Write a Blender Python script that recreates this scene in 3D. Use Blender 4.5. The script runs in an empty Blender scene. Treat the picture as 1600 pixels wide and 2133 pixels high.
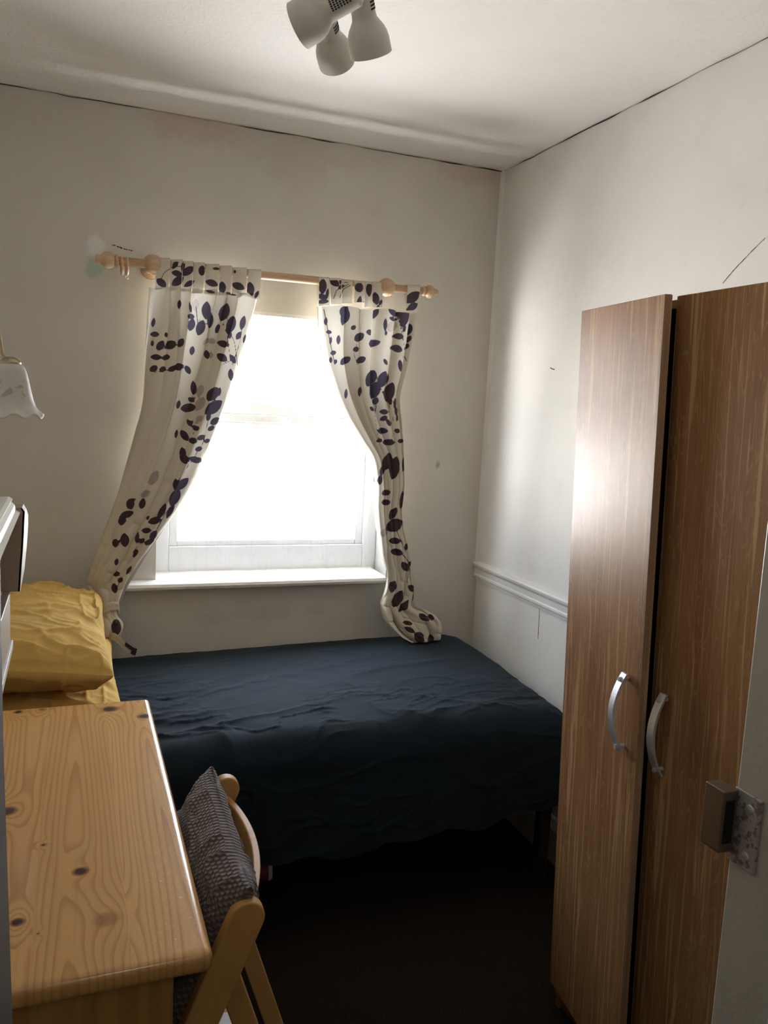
import bpy, math
import numpy as np
from mathutils import Matrix, Vector

S = bpy.context.scene
COL = S.collection
PI = math.pi

# ------------------------------------------------------------------ camera
F_PX, YAW, PITCH, ROLL = 1686.06, .3722, .1278, .0516
CAM = np.array([-1.4893, -2.778, 1.45])
def _basis():
    cy, sy, cp, sp = math.cos(YAW), math.sin(YAW), math.cos(PITCH), math.sin(PITCH)
    f = np.array([sy*cp, cy*cp, -sp]); r = np.array([cy, -sy, 0.]); u = np.cross(r, f)
    c, s = math.cos(ROLL), math.sin(ROLL)
    return c*r+s*u, -s*r+c*u, f
CR, CU, CF = _basis()
cam_d = bpy.data.cameras.new('camera'); cam = bpy.data.objects.new('camera', cam_d); COL.objects.link(cam)
cam.matrix_world = Matrix(((CR[0], CU[0], -CF[0], CAM[0]), (CR[1], CU[1], -CF[1], CAM[1]), (CR[2], CU[2], -CF[2], CAM[2]), (0, 0, 0, 1)))
cam_d.sensor_fit = 'HORIZONTAL'; cam_d.sensor_width = 36; cam_d.lens = 36*F_PX/1600
cam_d.clip_start = .02; cam_d.clip_end = 100
S.camera = cam
AX = {'x': 0, 'y': 1, 'z': 2}
def at(px, py, axis, val):
    """point of the photograph's sight line on the plane axis = val (measured positions)"""
    d = CF+(px-800)/F_PX*CR-(py-1066.5)/F_PX*CU
    k = AX[axis]; return CAM+d*((val-CAM[k])/d[k])
def atd(px, py, dep):
    return CAM+dep*(CF+(px-800)/F_PX*CR-(py-1066.5)/F_PX*CU)

# ------------------------------------------------------------------ light, sky, exposure
W = bpy.data.worlds.new('overcast_sky'); S.world = W; W.use_nodes = True
_nt = W.node_tree; _tc = _nt.nodes.new('ShaderNodeTexCoord'); _sx = _nt.nodes.new('ShaderNodeSeparateXYZ'); _mr = _nt.nodes.new('ShaderNodeMapRange'); _mc = _nt.nodes.new('ShaderNodeMix'); _mc.data_type = 'RGBA'
_nt.links.new(_tc.outputs['Generated'], _sx.inputs[0]); _nt.links.new(_sx.outputs[2], _mr.inputs[0]); _mr.inputs[1].default_value = -.12; _mr.inputs[2].default_value = .12
_nt.links.new(_mr.outputs[0], _mc.inputs[0]); _mc.inputs[6].default_value = (2.1, 2.07, 2.0, 1); _mc.inputs[7].default_value = (.50, .57, .68, 1)   # sunlit street below, bright sky above
_nt.links.new(_mc.outputs[2], _nt.nodes['Background'].inputs[0])
_nt.nodes['Background'].inputs[1].default_value = 21.0
ld = bpy.data.lights.new('window_portal', 'AREA'); ld.shape = 'RECTANGLE'; ld.size = .88; ld.size_y = .95
ld.cycles.is_portal = True
lo = bpy.data.objects.new('window_portal', ld); lo.location = (-.82, .22, 1.28); lo.rotation_euler = (-PI/2, 0, 0); COL.objects.link(lo)
FILL_W = 2.2
vs = S.view_settings
vs.view_transform = 'Standard'; vs.look = 'None'; vs.gamma = 1; vs.use_curve_mapping = False
vs.exposure = 0.25
try:
    S.cycles.max_bounces = 14; S.cycles.diffuse_bounces = 8; S.cycles.transparent_max_bounces = 24
    S.cycles.transmission_bounces = 8; S.cycles.sample_clamp_indirect = 8; S.cycles.use_denoising = True
except Exception: pass

# ------------------------------------------------------------------ helpers: noise
_rng = np.random.RandomState(7); _TAB = _rng.rand(256, 256)
def vn(x, y):
    x = np.asarray(x, float); y = np.asarray(y, float)
    xi = np.floor(x).astype(int); yi = np.floor(y).astype(int); fx = x-xi; fy = y-yi
    fx = fx*fx*fx*(fx*(fx*6-15)+10); fy = fy*fy*fy*(fy*(fy*6-15)+10)
    g = lambda a, b: _TAB[a % 256, b % 256]
    return (g(xi, yi)*(1-fx)+g(xi+1, yi)*fx)*(1-fy)+(g(xi, yi+1)*(1-fx)+g(xi+1, yi+1)*fx)*fy
def fbm(x, y, o=4):
    s = 0; a = .5
    for i in range(o):
        s = s+a*vn(x*2**i+17.3*i, y*2**i+9.1*i); a *= .5
    return s
def ridge(x, y, p=3): return (1-np.abs(2*vn(x, y)-1))**p
def sstep(a, b, x):
    t = np.clip((x-a)/(b-a), 0, 1); return t*t*(3-2*t)

# ------------------------------------------------------------------ helpers: materials
def mat(name, col=(.5, .5, .5), rough=.6, metal=0, spec=.5, sheen=0, coat=0):
    m = bpy.data.materials.new(name); m.use_nodes = True
    b = m.node_tree.nodes['Principled BSDF']
    b.inputs['Base Color'].default_value = (*col, 1); b.inputs['Roughness'].default_value = rough
    b.inputs['Metallic'].default_value = metal; b.inputs['Specular IOR Level'].default_value = spec
    if sheen: b.inputs['Sheen Weight'].default_value = sheen
    if coat: b.inputs['Coat Weight'].default_value = coat; b.inputs['Coat Roughness'].default_value = .12
    return m
class NT:
    def __init__(s, m): s.t = m.node_tree; s.b = s.t.nodes.get('Principled BSDF')
    def n(s, typ, **kw):
        nd = s.t.nodes.new(typ)
        for k, v in kw.items():
            if k.startswith('i_'):
                k = k[2:]; k = int(k) if k.isdigit() else k.replace('_', ' ')
                nd.inputs[k].default_value = v
            else: setattr(nd, k, v)
        return nd
    def l(s, a, b): s.t.links.new(a, b)
    def math(s, op, a, b=None, c=None):
        nd = s.t.nodes.new('ShaderNodeMath'); nd.operation = op
        for i, v in enumerate((a, b, c)):
            if v is None: continue
            if isinstance(v, (int, float)): nd.inputs[i].default_value = v
            else: s.l(v, nd.inputs[i])
        return nd.outputs[0]
    def mapr(s, v, a, b, c=0., d=1., smooth=True):
        nd = s.t.nodes.new('ShaderNodeMapRange'); nd.interpolation_type = 'SMOOTHSTEP' if smooth else 'LINEAR'
        s.l(v, nd.inputs['Value'])
        for k, x in zip(('From Min', 'From Max', 'To Min', 'To Max'), (a, b, c, d)): nd.inputs[k].default_value = x
        return nd.outputs['Result']
    def mix(s, f, a, b):
        nd = s.t.nodes.new('ShaderNodeMix'); nd.data_type = 'RGBA'
        for sock, v in ((nd.inputs[0], f), (nd.inputs[6], a), (nd.inputs[7], b)):
            if isinstance(v, (int, float)): sock.default_value = v
            elif isinstance(v, tuple): sock.default_value = (*v, 1) if len(v) == 3 else v
            else: s.l(v, sock)
        return nd.outputs[2]
    def obj(s, scale=(1, 1, 1), loc=(0, 0, 0), rot=(0, 0, 0), src='Object'):
        tc = s.t.nodes.new('ShaderNodeTexCoord'); mp = s.t.nodes.new('ShaderNodeMapping')
        mp.inputs['Scale'].default_value = scale; mp.inputs['Location'].default_value = loc; mp.inputs['Rotation'].default_value = rot
        s.l(tc.outputs[src], mp.inputs[0]); return mp.outputs[0]
    def noise(s, vec, scale=5., detail=4., rough=.55, dist=0.):
        nd = s.t.nodes.new('ShaderNodeTexNoise'); s.l(vec, nd.inputs['Vector'])
        nd.inputs['Scale'].default_value = scale; nd.inputs['Detail'].default_value = detail
        nd.inputs['Roughness'].default_value = rough; nd.inputs['Distortion'].default_value = dist
        return nd.outputs['Fac']
    def attr(s, name):
        nd = s.t.nodes.new('ShaderNodeAttribute'); nd.attribute_name = name; return nd.outputs['Fac']
    def bump(s, h, strength=.3, dist=.01):
        nd = s.t.nodes.new('ShaderNodeBump'); nd.inputs['Strength'].default_value = strength; nd.inputs['Distance'].default_value = dist
        s.l(h, nd.inputs['Height']); s.l(nd.outputs[0], s.b.inputs['Normal']); return nd

def spot_mask(t, pos, px, pz, rx, rz, seed, soft=.5):
    """a blotch of wear at object-space (px, pz) on a wall"""
    sx = t.n('ShaderNodeSeparateXYZ'); t.l(pos, sx.inputs[0])
    return sx

def wall_mat(name, col, axis, blotches):
    m = mat(name, col, .62, spec=.3); t = NT(m)
    o = t.obj()
    n1 = t.noise(o, 1.7, 5, .6); n2 = t.noise(o, 9, 4, .6); n3 = t.noise(o, 160, 3, .6)
    c = t.mix(t.mapr(n1, .35, .75), col, tuple(x*.90 for x in col))
    c = t.mix(t.mapr(n2, .52, .80, 0, .35), c, (col[0]*.86, col[1]*.83, col[2]*.78))
    sp = t.n('ShaderNodeSeparateXYZ'); t.l(o, sp.inputs[0])
    h, z = sp.outputs[axis], sp.outputs[2]
    warp = t.math('MULTIPLY', t.math('SUBTRACT', t.noise(o, 28, 4, .6), .5), 1.5)
    for (a, b, ra, rb, bc, amt) in blotches:
        da = t.math('DIVIDE', t.math('SUBTRACT', h, a), ra); db = t.math('DIVIDE', t.math('SUBTRACT', z, b), rb)
        d = t.math('ADD', t.math('SQRT', t.math('ADD', t.math('MULTIPLY', da, da), t.math('MULTIPLY', db, db))), warp)
        c = t.mix(t.mapr(d, .4, 1.0, amt, 0), c, bc)
    t.l(c, t.b.inputs['Base Color'])
    hh = t.math('ADD', t.math('MULTIPLY', n3, .35), t.math('MULTIPLY', t.noise(o, 45, 4, .6), .6))
    t.bump(hh, .22, .006)
    return m

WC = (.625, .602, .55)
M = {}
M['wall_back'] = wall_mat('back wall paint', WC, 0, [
    (-1.12, 2.31, .20, .07, (.56, .43, .36), .6), (-.78, 2.25, .16, .12, (.50, .46, .38), .35), (-.14, 2.31, .18, .05, (.58, .46, .40), .6),
    (-1.42, 1.905, .035, .05, (.74, .73, .72), .95), (-1.425, 1.835, .035, .05, (.42, .52, .46), .9), (-.197, 1.248, .011, .020, (.30, .28, .26), .8),
    (-.85, .70, .13, .035, (.46, .42, .37), .3), (-1.02, .69, .06, .03, (.46, .42, .37), .25), (-.66, .70, .06, .02, (.46, .42, .37), .25), (-.33, 1.91, .03, .05, (.55, .53, .48), .6)])
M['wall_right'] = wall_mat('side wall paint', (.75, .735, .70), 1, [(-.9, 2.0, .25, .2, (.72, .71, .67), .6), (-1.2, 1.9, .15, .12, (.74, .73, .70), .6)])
M['wall_plain'] = wall_mat('plain wall paint', WC, 1, [])
m = mat('ceiling paint', (.74, .725, .69), .7, spec=.2); t = NT(m); o = t.obj()
n = t.noise(o, 2.2, 4, .5)
t.l(t.mix(t.mapr(n, .35, .75), (.84, .83, .81), (.79, .775, .75)), t.b.inputs['Base Color'])
vo = t.n('ShaderNodeTexNoise'); t.l(o, vo.inputs['Vector']); vo.inputs['Scale'].default_value = 26; vo.inputs['Detail'].default_value = 3; vo.inputs['Distortion'].default_value = 2.5
t.bump(t.mapr(vo.outputs['Fac'], .5, .62), .2, .006); M['ceiling'] = m
def paint(name, col, rough=.4, bumpy=.1, dirt=.2):
    m = mat(name, col, rough); t = NT(m); o = t.obj()
    n = t.noise(o, 14, 5, .65)
    t.l(t.mix(t.mapr(n, .5, .8, 0, dirt), col, tuple(x*.55 for x in col)), t.b.inputs['Base Color'])
    t.bump(t.noise(o, 60, 3), bumpy, .004); return m
M['white'] = paint('white gloss paint', (.74, .73, .70))
M['cream_gloss'] = paint('cream door paint', (.58, .555, .49), .35, .2, .15)
M['shaded_jamb'] = paint('jamb paint with shade in it', (.085, .085, .085), .5)  # left jamb is unlit; its shade is put into this dark colour
M['sill'] = paint('white sill paint', (.78, .77, .75), .3, .1, .35)
M['board'] = paint('brown shelf panel', (.30, .225, .17), .6)  # brown tone of the shelf end panel, darker than its white front edge
M['upvc'] = mat('white plastic', (.80, .81, .82), .25)
M['crack'] = mat('dark crack', (.05, .04, .035), .9)
m = mat('dark brown carpet', (.03, .022, .017), .95, spec=.1); t = NT(m); o = t.obj(); n = t.noise(o, 220, 3, .7); n2 = t.noise(o, 6, 3)
t.l(t.mix(t.mapr(n, .3, .7), (.018, .013, .010), (.042, .031, .023)), t.b.inputs['Base Color']); t.bump(n, .8, .01); M['carpet'] = m

def oak(name, dark, mid, light, rough=.4):
    m = mat(name, mid, rough, spec=.19); t = NT(m)
    o1 = t.obj((60, 60, 1.6)); o2 = t.obj((14, 14, .9)); o3 = t.obj((150, 150, 5)); o4 = t.obj((22, 22, 3.2))
    base = t.noise(o2, 1, 4, .6, .6)
    c = t.mix(t.mapr(base, .3, .7), dark, mid)
    fl = t.noise(o1, 1, 3, .6, 1.6); c = t.mix(t.mapr(fl, .53, .65, 0, .75), c, light)
    fl2 = t.noise(o4, 1, 2, .5, 3.0); c = t.mix(t.mapr(t.math('ABSOLUTE', t.math('SUBTRACT', fl2, .5)), 0, .025, .35, 0), c, light)
    fine = t.noise(o3, 1, 3, .7); c = t.mix(t.mapr(fine, .5, .75, 0, .45), c, tuple(x*.6 for x in dark))
    t.l(c, t.b.inputs['Base Color'])
    t.bump(t.math('ADD', fl, t.math('MULTIPLY', fine, .5)), .06, .002); return m
M['oak'] = oak('oak effect laminate', (.215, .102, .042), (.305, .155, .064), (.50, .31, .15), .40)
M['oak_edge'] = oak('oak edge strip', (.27, .16, .09), (.33, .20, .11), (.42, .27, .16), .4)
M['oak_dark'] = mat('dark plinth board', (.12, .055, .03), .5)

def pine_attr(name, rough=.22):
    m = mat(name, (.55, .3, .1), rough, coat=.5); t = NT(m)
    r = t.attr('ring'); k = t.attr('knot'); bd = t.attr('board'); o = t.obj((160, 5, 160)); fine = t.noise(o, 1, 3, .6)
    s = t.math('FRACT', r)
    line = t.mapr(s, .45, .93); fall = t.mapr(s, .93, 1.0, 1, 0)
    g = t.math('MULTIPLY', line, fall)
    c = t.mix(t.math('MULTIPLY', g, .52), (.74, .425, .16), (.36, .155, .042))
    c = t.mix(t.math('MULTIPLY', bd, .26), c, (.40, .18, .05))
    c = t.mix(t.mapr(fine, .45, .8, 0, .3), c, (.45, .22, .07))
    c = t.mix(t.mapr(k, .35, .8, 0, .85), c, (.20, .075, .030)); c = t.mix(t.mapr(k, .78, .95), c, (.045, .018, .015))
    t.l(c, t.b.inputs['Base Color'])
    sc = t.noise(t.obj((30, 90, 1)), 4, 2, .5)
    dent = t.mapr(sc, .66, .72)
    t.bump(t.math('ADD', t.math('MULTIPLY', fine, .3), t.math('MULTIPLY', dent, -2.5)), .16, .004)
    return m
M['pine'] = pine_attr('lacquered knotty pine')
def wood(name, a, b, axis_scale, rough=.35):
    m = mat(name, a, rough, spec=.35, coat=.03); t = NT(m); n = t.noise(t.obj(axis_scale), 1, 4, .6, .4)
    t.l(t.mix(t.mapr(n, .35, .7), a, b), t.b.inputs['Base Color']); return m
M['pine_v'] = wood('pine end panel', (.44, .235, .068), (.31, .145, .038), (30, 30, 1.5), .35)
M['beech'] = wood('varnished beech', (.52, .29, .095), (.45, .235, .07), (14, 40, 5), .50)
M['pole'] = wood('pale turned wood', (.60, .42, .26), (.50, .33, .19), (2, 40, 40), .4)
M['steel'] = mat('brushed steel', (.68, .68, .69), .48, .85)
M['silver'] = mat('silver trim', (.55, .57, .58), .3, .8)
M['brass'] = mat('dull brass', (.40, .33, .22), .3, 1)
M['black_metal'] = mat('black metal', (.012, .012, .013), .5)
M['black'] = mat('black recess', (.004, .004, .004), .9)
M['spot_white'] = mat('cream enamel', (.50, .475, .43), .45)
M['paper'] = mat('white card', (.80, .80, .82), .5)
M['ink'] = mat('grey print', (.25, .26, .28), .6)
m = mat('frosted glass', (.80, .76, .72), .45); m.node_tree.nodes['Principled BSDF'].inputs['Transmission Weight'].default_value = .25
t = NT(m); n = t.noise(t.obj((1, 1, 1)), 60, 3, .5, 1.0); zz = t.attr('etch')
t.l(t.mix(t.math('MULTIPLY', t.mapr(n, .5, .58), zz), (.66, .62, .58), (.46, .41, .37)), t.b.inputs['Base Color']); M['frosted'] = m
# glass pane: mostly clear with a faint reflection
m = bpy.data.materials.new('window glass'); m.use_nodes = True; t = NT(m); t.t.nodes.remove(t.b)
tr = t.n('ShaderNodeBsdfTransparent'); gl = t.n('ShaderNodeBsdfGlossy'); gl.inputs['Roughness'].default_value = .02
mx = t.n('ShaderNodeMixShader'); mx.inputs[0].default_value = .09; t.l(tr.outputs[0], mx.inputs[1]); t.l(gl.outputs[0], mx.inputs[2])
t.l(mx.outputs[0], t.t.nodes['Material Output'].inputs[0]); M['glass'] = m

def cloth(name, col, dark=None, rough=.9, sheen=.3, weave=900, wb=.15, trans=0.0):
    m = mat(name, col, rough, spec=.15, sheen=sheen); t = NT(m); o = t.obj()
    n = t.noise(o, 5, 4); t.l(t.mix(t.mapr(n, .35, .7), col, tuple(x*.88 for x in col)), t.b.inputs['Base Color'])
    t.bump(t.noise(o, weave, 2), wb, .001); return m
M['navy'] = cloth('navy cotton', (.0115, .0205, .0295), sheen=.03, rough=.85)
M['mustard'] = cloth('mustard cotton', (.66, .43, .13), sheen=.05)
M['mattress'] = cloth('grey mattress ticking', (.25, .25, .25))
m = mat('brown waffle fabric', (.16, .115, .10), .95, spec=.1, sheen=.4); t = NT(m)
uv = t.n('ShaderNodeUVMap'); sp = t.n('ShaderNodeSeparateXYZ'); t.l(uv.outputs[0], sp.inputs[0])
su = t.math('SINE', t.math('MULTIPLY', sp.outputs[0], 2*PI*100)); row = t.math('FLOOR', t.math('MULTIPLY', sp.outputs[1], 170))
su2 = t.math('SINE', t.math('ADD', t.math('MULTIPLY', sp.outputs[0], 2*PI*100), t.math('MULTIPLY', row, PI)))
sv = t.math('ABSOLUTE', t.math('SINE', t.math('MULTIPLY', sp.outputs[1], PI*170)))
hgt = t.math('MULTIPLY', t.math('ADD', t.math('MULTIPLY', su2, .5), .5), sv)
t.l(t.mix(hgt, (.075, .052, .045), (.215, .160, .140)), t.b.inputs['Base Color']); t.bump(hgt, .9, .004); M['waffle'] = m

# printed curtain cloth: cream, leaf print carried by mesh attributes, lets light through
m = bpy.data.materials.new('leaf print curtain cloth'); m.use_nodes = True; t = NT(m); b = t.b
lf = t.mapr(t.attr('leaf'), -.5, .5, 1, 0); l2 = t.mapr(t.attr('leaf_pale'), -.5, .5, 1, 0)
sp_ = t.noise(t.obj(), 700, 2, .6)
c = t.mix(l2, (.62, .565, .46), t.mix(t.mapr(sp_, .4, .6), (.30, .24, .21), (.42, .36, .31)))
c = t.mix(lf, c, (.062, .043, .046))
t.l(c, b.inputs['Base Color']); b.inputs['Roughness'].default_value = .9; b.inputs['Specular IOR Level'].default_value = .1
t.bump(t.noise(t.obj((1, 1, 1)), 500, 2), .12, .001)
tl = t.n('ShaderNodeBsdfTranslucent'); t.l(t.mix(.35, c, (.62, .64, .68)), tl.inputs[0])
tl_c = t.mix(lf, (.60, .60, .58), (.075, .075, .13)); t.l(tl_c, tl.inputs[0])
mx = t.n('ShaderNodeMixShader'); mx.inputs[0].default_value = .09; t.l(b.outputs[0], mx.inputs[1]); t.l(tl.outputs[0], mx.inputs[2])
t.l(mx.outputs[0], t.t.nodes['Material Output'].inputs[0]); M['curtain'] = m

def net_mat(name, open_):
    m = bpy.data.materials.new(name); m.use_nodes = True; t = NT(m); b = t.b
    b.inputs['Base Color'].default_value = (.82, .85, .92, 1); b.inputs['Roughness'].default_value = .9
    tl = t.n('ShaderNodeBsdfTranslucent'); tl.inputs[0].default_value = (.80, .84, .92, 1)
    m1 = t.n('ShaderNodeMixShader'); m1.inputs[0].default_value = .5; t.l(b.outputs[0], m1.inputs[1]); t.l(tl.outputs[0], m1.inputs[2])
    tr = t.n('ShaderNodeBsdfTransparent'); m2 = t.n('ShaderNodeMixShader')
    d = t.attr('dense'); lace = t.attr('lace')
    op = t.math('ADD', open_, t.math('MULTIPLY', d, .03)); op = t.math('MINIMUM', t.math('ADD', op, t.math('MULTIPLY', t.mapr(lace, -.3, .3, 1, 0), .014)), .5)
    t.l(op, m2.inputs[0]); t.l(tr.outputs[0], m2.inputs[1]); t.l(m1.outputs[0], m2.inputs[2])
    t.l(m2.outputs[0], t.t.nodes['Material Output'].inputs[0]); return m
M['net'] = net_mat('white lace net', .011)

# ------------------------------------------------------------------ helpers: objects
def off(parent):
    p = np.zeros(3)
    while parent is not None:
        p += np.array(parent.location); parent = parent.parent
    return p
def mesh(name, V, F, m, parent=None, smooth=False, attrs=None, uv=None):
    V = np.asarray(V, float)-off(parent)
    me = bpy.data.meshes.new(name); me.from_pydata(V.tolist(), [], [tuple(int(i) for i in f) for f in F]); me.update()
    me.materials.append(m)
    if smooth: me.polygons.foreach_set('use_smooth', [True]*len(me.polygons))
    for k, v in (attrs or {}).items():
        a = me.attributes.new(k, 'FLOAT', 'POINT'); a.data.foreach_set('value', np.asarray(v, np.float32).ravel())
    if uv is not None:
        lay = me.uv_layers.new(name='UVMap'); li = np.zeros(len(me.loops), np.int32); me.loops.foreach_get('vertex_index', li)
        lay.data.foreach_set('uv', np.asarray(uv, np.float32)[li].ravel())
    o = bpy.data.objects.new(name, me); COL.objects.link(o)
    if parent is not None: o.parent = parent
    return o
def bev(o, w=.003, seg=2):
    b = o.modifiers.new('bevel', 'BEVEL'); b.width = w; b.segments = seg; b.limit_method = 'ANGLE'; b.angle_limit = .6
    o.data.polygons.foreach_set('use_smooth', [True]*len(o.data.polygons))
    w_ = o.modifiers.new('normals', 'WEIGHTED_NORMAL'); w_.keep_sharp = True
    return o
def boxvf(x0, x1, y0, y1, z0, z1, base=0):
    V = [(x, y, z) for z in (z0, z1) for y in (y0, y1) for x in (x0, x1)]
    F = [(0, 2, 3, 1), (4, 5, 7, 6), (0, 1, 5, 4), (2, 6, 7, 3), (0, 4, 6, 2), (1, 3, 7, 5)]
    return V, [tuple(i+base for i in f) for f in F]
def box(name, b, m, parent=None, bevel=0.0):
    V, F = boxvf(*b); o = mesh(name, V, F, m, parent)
    if bevel: bev(o, bevel)
    return o
def boxes(name, bl, m, parent=None, bevel=0.0):
    V = []; F = []
    for b in bl:
        v, f = boxvf(*b, base=len(V)); V += v; F += f
    o = mesh(name, V, F, m, parent)
    if bevel: bev(o, bevel)
    return o
def gridF(nu, nv, base=0, wrap=False):
    F = []
    for j in range(nv-1):
        for i in range(nu if wrap else nu-1):
            i2 = (i+1) % nu; F.append((base+j*nu+i, base+j*nu+i2, base+(j+1)*nu+i2, base+(j+1)*nu+i))
    return F
def frame_of(d):
    d = np.asarray(d, float); d = d/np.linalg.norm(d); a = np.array([0, 0, 1.]) if abs(d[2]) < .9 else np.array([1., 0, 0])
    u = np.cross(a, d); u /= np.linalg.norm(u); return u, np.cross(d, u), d
def lathe(prof, p0, d, n=32):
    """prof: (distance along d, radius)"""
    u, v, d = frame_of(d); p0 = np.asarray(p0, float); V = []
    for (h, r) in prof:
        for k in range(n):
            a = 2*PI*k/n; V.append(p0+d*h+r*(math.cos(a)*u+math.sin(a)*v))
    return V, gridF(n, len(prof), 0, True)
def lathe_o(name, prof, p0, d, m, parent=None, n=32): 
    V, F = lathe(prof, p0, d, n); o = mesh(name, V, F, m, parent, True); o.data.set_sharp_from_angle(angle=.6); return o
def tubevf(pts, r, n=12, caps=True, flat=None):
    pts = np.asarray(pts, float); T = np.gradient(pts, axis=0); V = []
    up = None
    for i, p in enumerate(pts):
        d = T[i]/np.linalg.norm(T[i])
        if up is None: u, v, _ = frame_of(d)
        else:
            u = up-d*np.dot(up, d); u /= np.linalg.norm(u); v = np.cross(d, u)
        up = u; rr = r[i] if hasattr(r, '__len__') else r
        for k in range(n):
            a = 2*PI*k/n; V.append(p+rr*(math.cos(a)*u+math.sin(a)*v))
    F = gridF(n, len(pts), 0, True)
    if caps: F += [tuple(range(n))[::-1], tuple(range((len(pts)-1)*n, len(pts)*n))]
    return V, F
def tube(name, pts, r, m, parent=None, n=12): 
    V, F = tubevf(pts, r, n); return mesh(name, V, F, m, parent, True)
def barvf(p0, p1, wdir, w, th, base=0):
    """flat bar from p0 to p1, width w along wdir, thickness th across"""
    p0 = np.asarray(p0, float); p1 = np.asarray(p1, float); d = (p1-p0)/np.linalg.norm(p1-p0)
    wd = np.asarray(wdir, float); wd = wd-d*np.dot(wd, d); wd /= np.linalg.norm(wd); t_ = np.cross(d, wd)
    V = [p+sw*w/2*wd+st*th/2*t_ for p in (p0, p1) for (sw, st) in ((-1, -1), (1, -1), (1, 1), (-1, 1))]
    F = [(0, 1, 2, 3)[::-1], (4, 5, 6, 7)] + [(i, (i+1) % 4, (i+1) % 4+4, i+4) for i in range(4)]
    return V, [tuple(i+base for i in f) for f in F]
def torusvf(c, axis, R, r, n=28, k=10):
    u, v, d = frame_of(axis); V = []
    for i in range(n):
        a = 2*PI*i/n; e = math.cos(a)*u+math.sin(a)*v
        for j in range(k):
            b = 2*PI*j/k; V.append(np.asarray(c)+e*(R+r*math.cos(b))+d*r*math.sin(b))
    F = [(i*k+j, i*k+(j+1) % k, ((i+1) % n)*k+(j+1) % k, ((i+1) % n)*k+j) for i in range(n) for j in range(k)]
    return V, F
def sweep(prof, a, b, parent, name, m, horiz):
    """straight moulding: prof = (out, up) outline, from a to b, 'out' along horiz"""
    a = np.asarray(a, float); b = np.asarray(b, float); h = np.asarray(horiz, float); n = len(prof); V = []
    for p in (a, b):
        for (o_, z_) in prof: V.append(p+h*o_+np.array([0, 0, z_]))
    F = [(i, (i+1) % n, (i+1) % n+n, i+n) for i in range(n)]+[tuple(range(n))[::-1], tuple(range(n, 2*n))]
    return mesh(name, V, F, m, parent)
def joinvf(parts):
    V = []; F = []
    for v, f in parts:
        F += [tuple(i+len(V) for i in q) for q in f]; V += list(v)
    return V, F
def thing(name, label, cat, loc=(0, 0, 0), group=None):
    o = bpy.data.objects.new(name, None); COL.objects.link(o); o.location = loc; o.empty_display_size = .05
    return tag(o, label, cat, group)
def tag(o, label, cat, group=None, kind=None):
    o['label'] = label; o['category'] = cat
    if group: o['group'] = group
    if kind: o['kind'] = kind
    return o
def struct(o, label=None):
    o['kind'] = 'structure'
    if label: o['label'] = label
    return o

# ------------------------------------------------------------------ the room shell
H = 2.34; XL = -1.85; YF = -2.2
OX0, OX1, OZ0, OZ1 = -1.222, -.385, .80, 1.752         # window opening
DX0, DX1 = -1.530, -.874                              # door opening
struct(box('floor', (XL-.6, .2, -4.3, .25, -.1, 0), M['carpet']), 'dark brown carpeted floor')
struct(box('ceiling', (XL-.6, .2, -4.3, .25, H, H+.1), M['ceiling']), 'off-white textured ceiling')
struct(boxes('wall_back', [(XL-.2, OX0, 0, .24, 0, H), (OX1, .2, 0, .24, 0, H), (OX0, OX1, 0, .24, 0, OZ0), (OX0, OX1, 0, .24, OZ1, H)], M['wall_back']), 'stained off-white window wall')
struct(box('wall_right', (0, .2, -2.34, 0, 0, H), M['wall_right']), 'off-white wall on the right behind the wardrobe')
struct(box('wall_left', (XL-.2, XL, -2.34, 0, 0, H), M['wall_plain']), 'off-white wall on the left')
struct(boxes('wall_front', [(XL, DX0-.05, YF-.14, YF, 0, H), (DX1+.03, 0, YF-.14, YF, 0, H), (DX0-.05, DX1+.03, YF-.14, YF, 2.03, H)], M['wall_plain']), 'wall with the doorway')
# landing outside the door
struct(box('wall_landing_left', (-2.45, -2.25, -4.1, YF-.14, 0, H), M['wall_plain']))
struct(box('wall_landing_right', (-.25, -.05, -4.1, YF-.14, 0, H), M['wall_plain']))
struct(box('wall_landing_rear', (-2.45, -.05, -4.3, -4.1, 0, H), M['wall_plain']))
struct(box('wall_landing_near', (-2.25, XL-.2, YF-.14, YF-.04, 0, H), M['wall_plain']))
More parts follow.
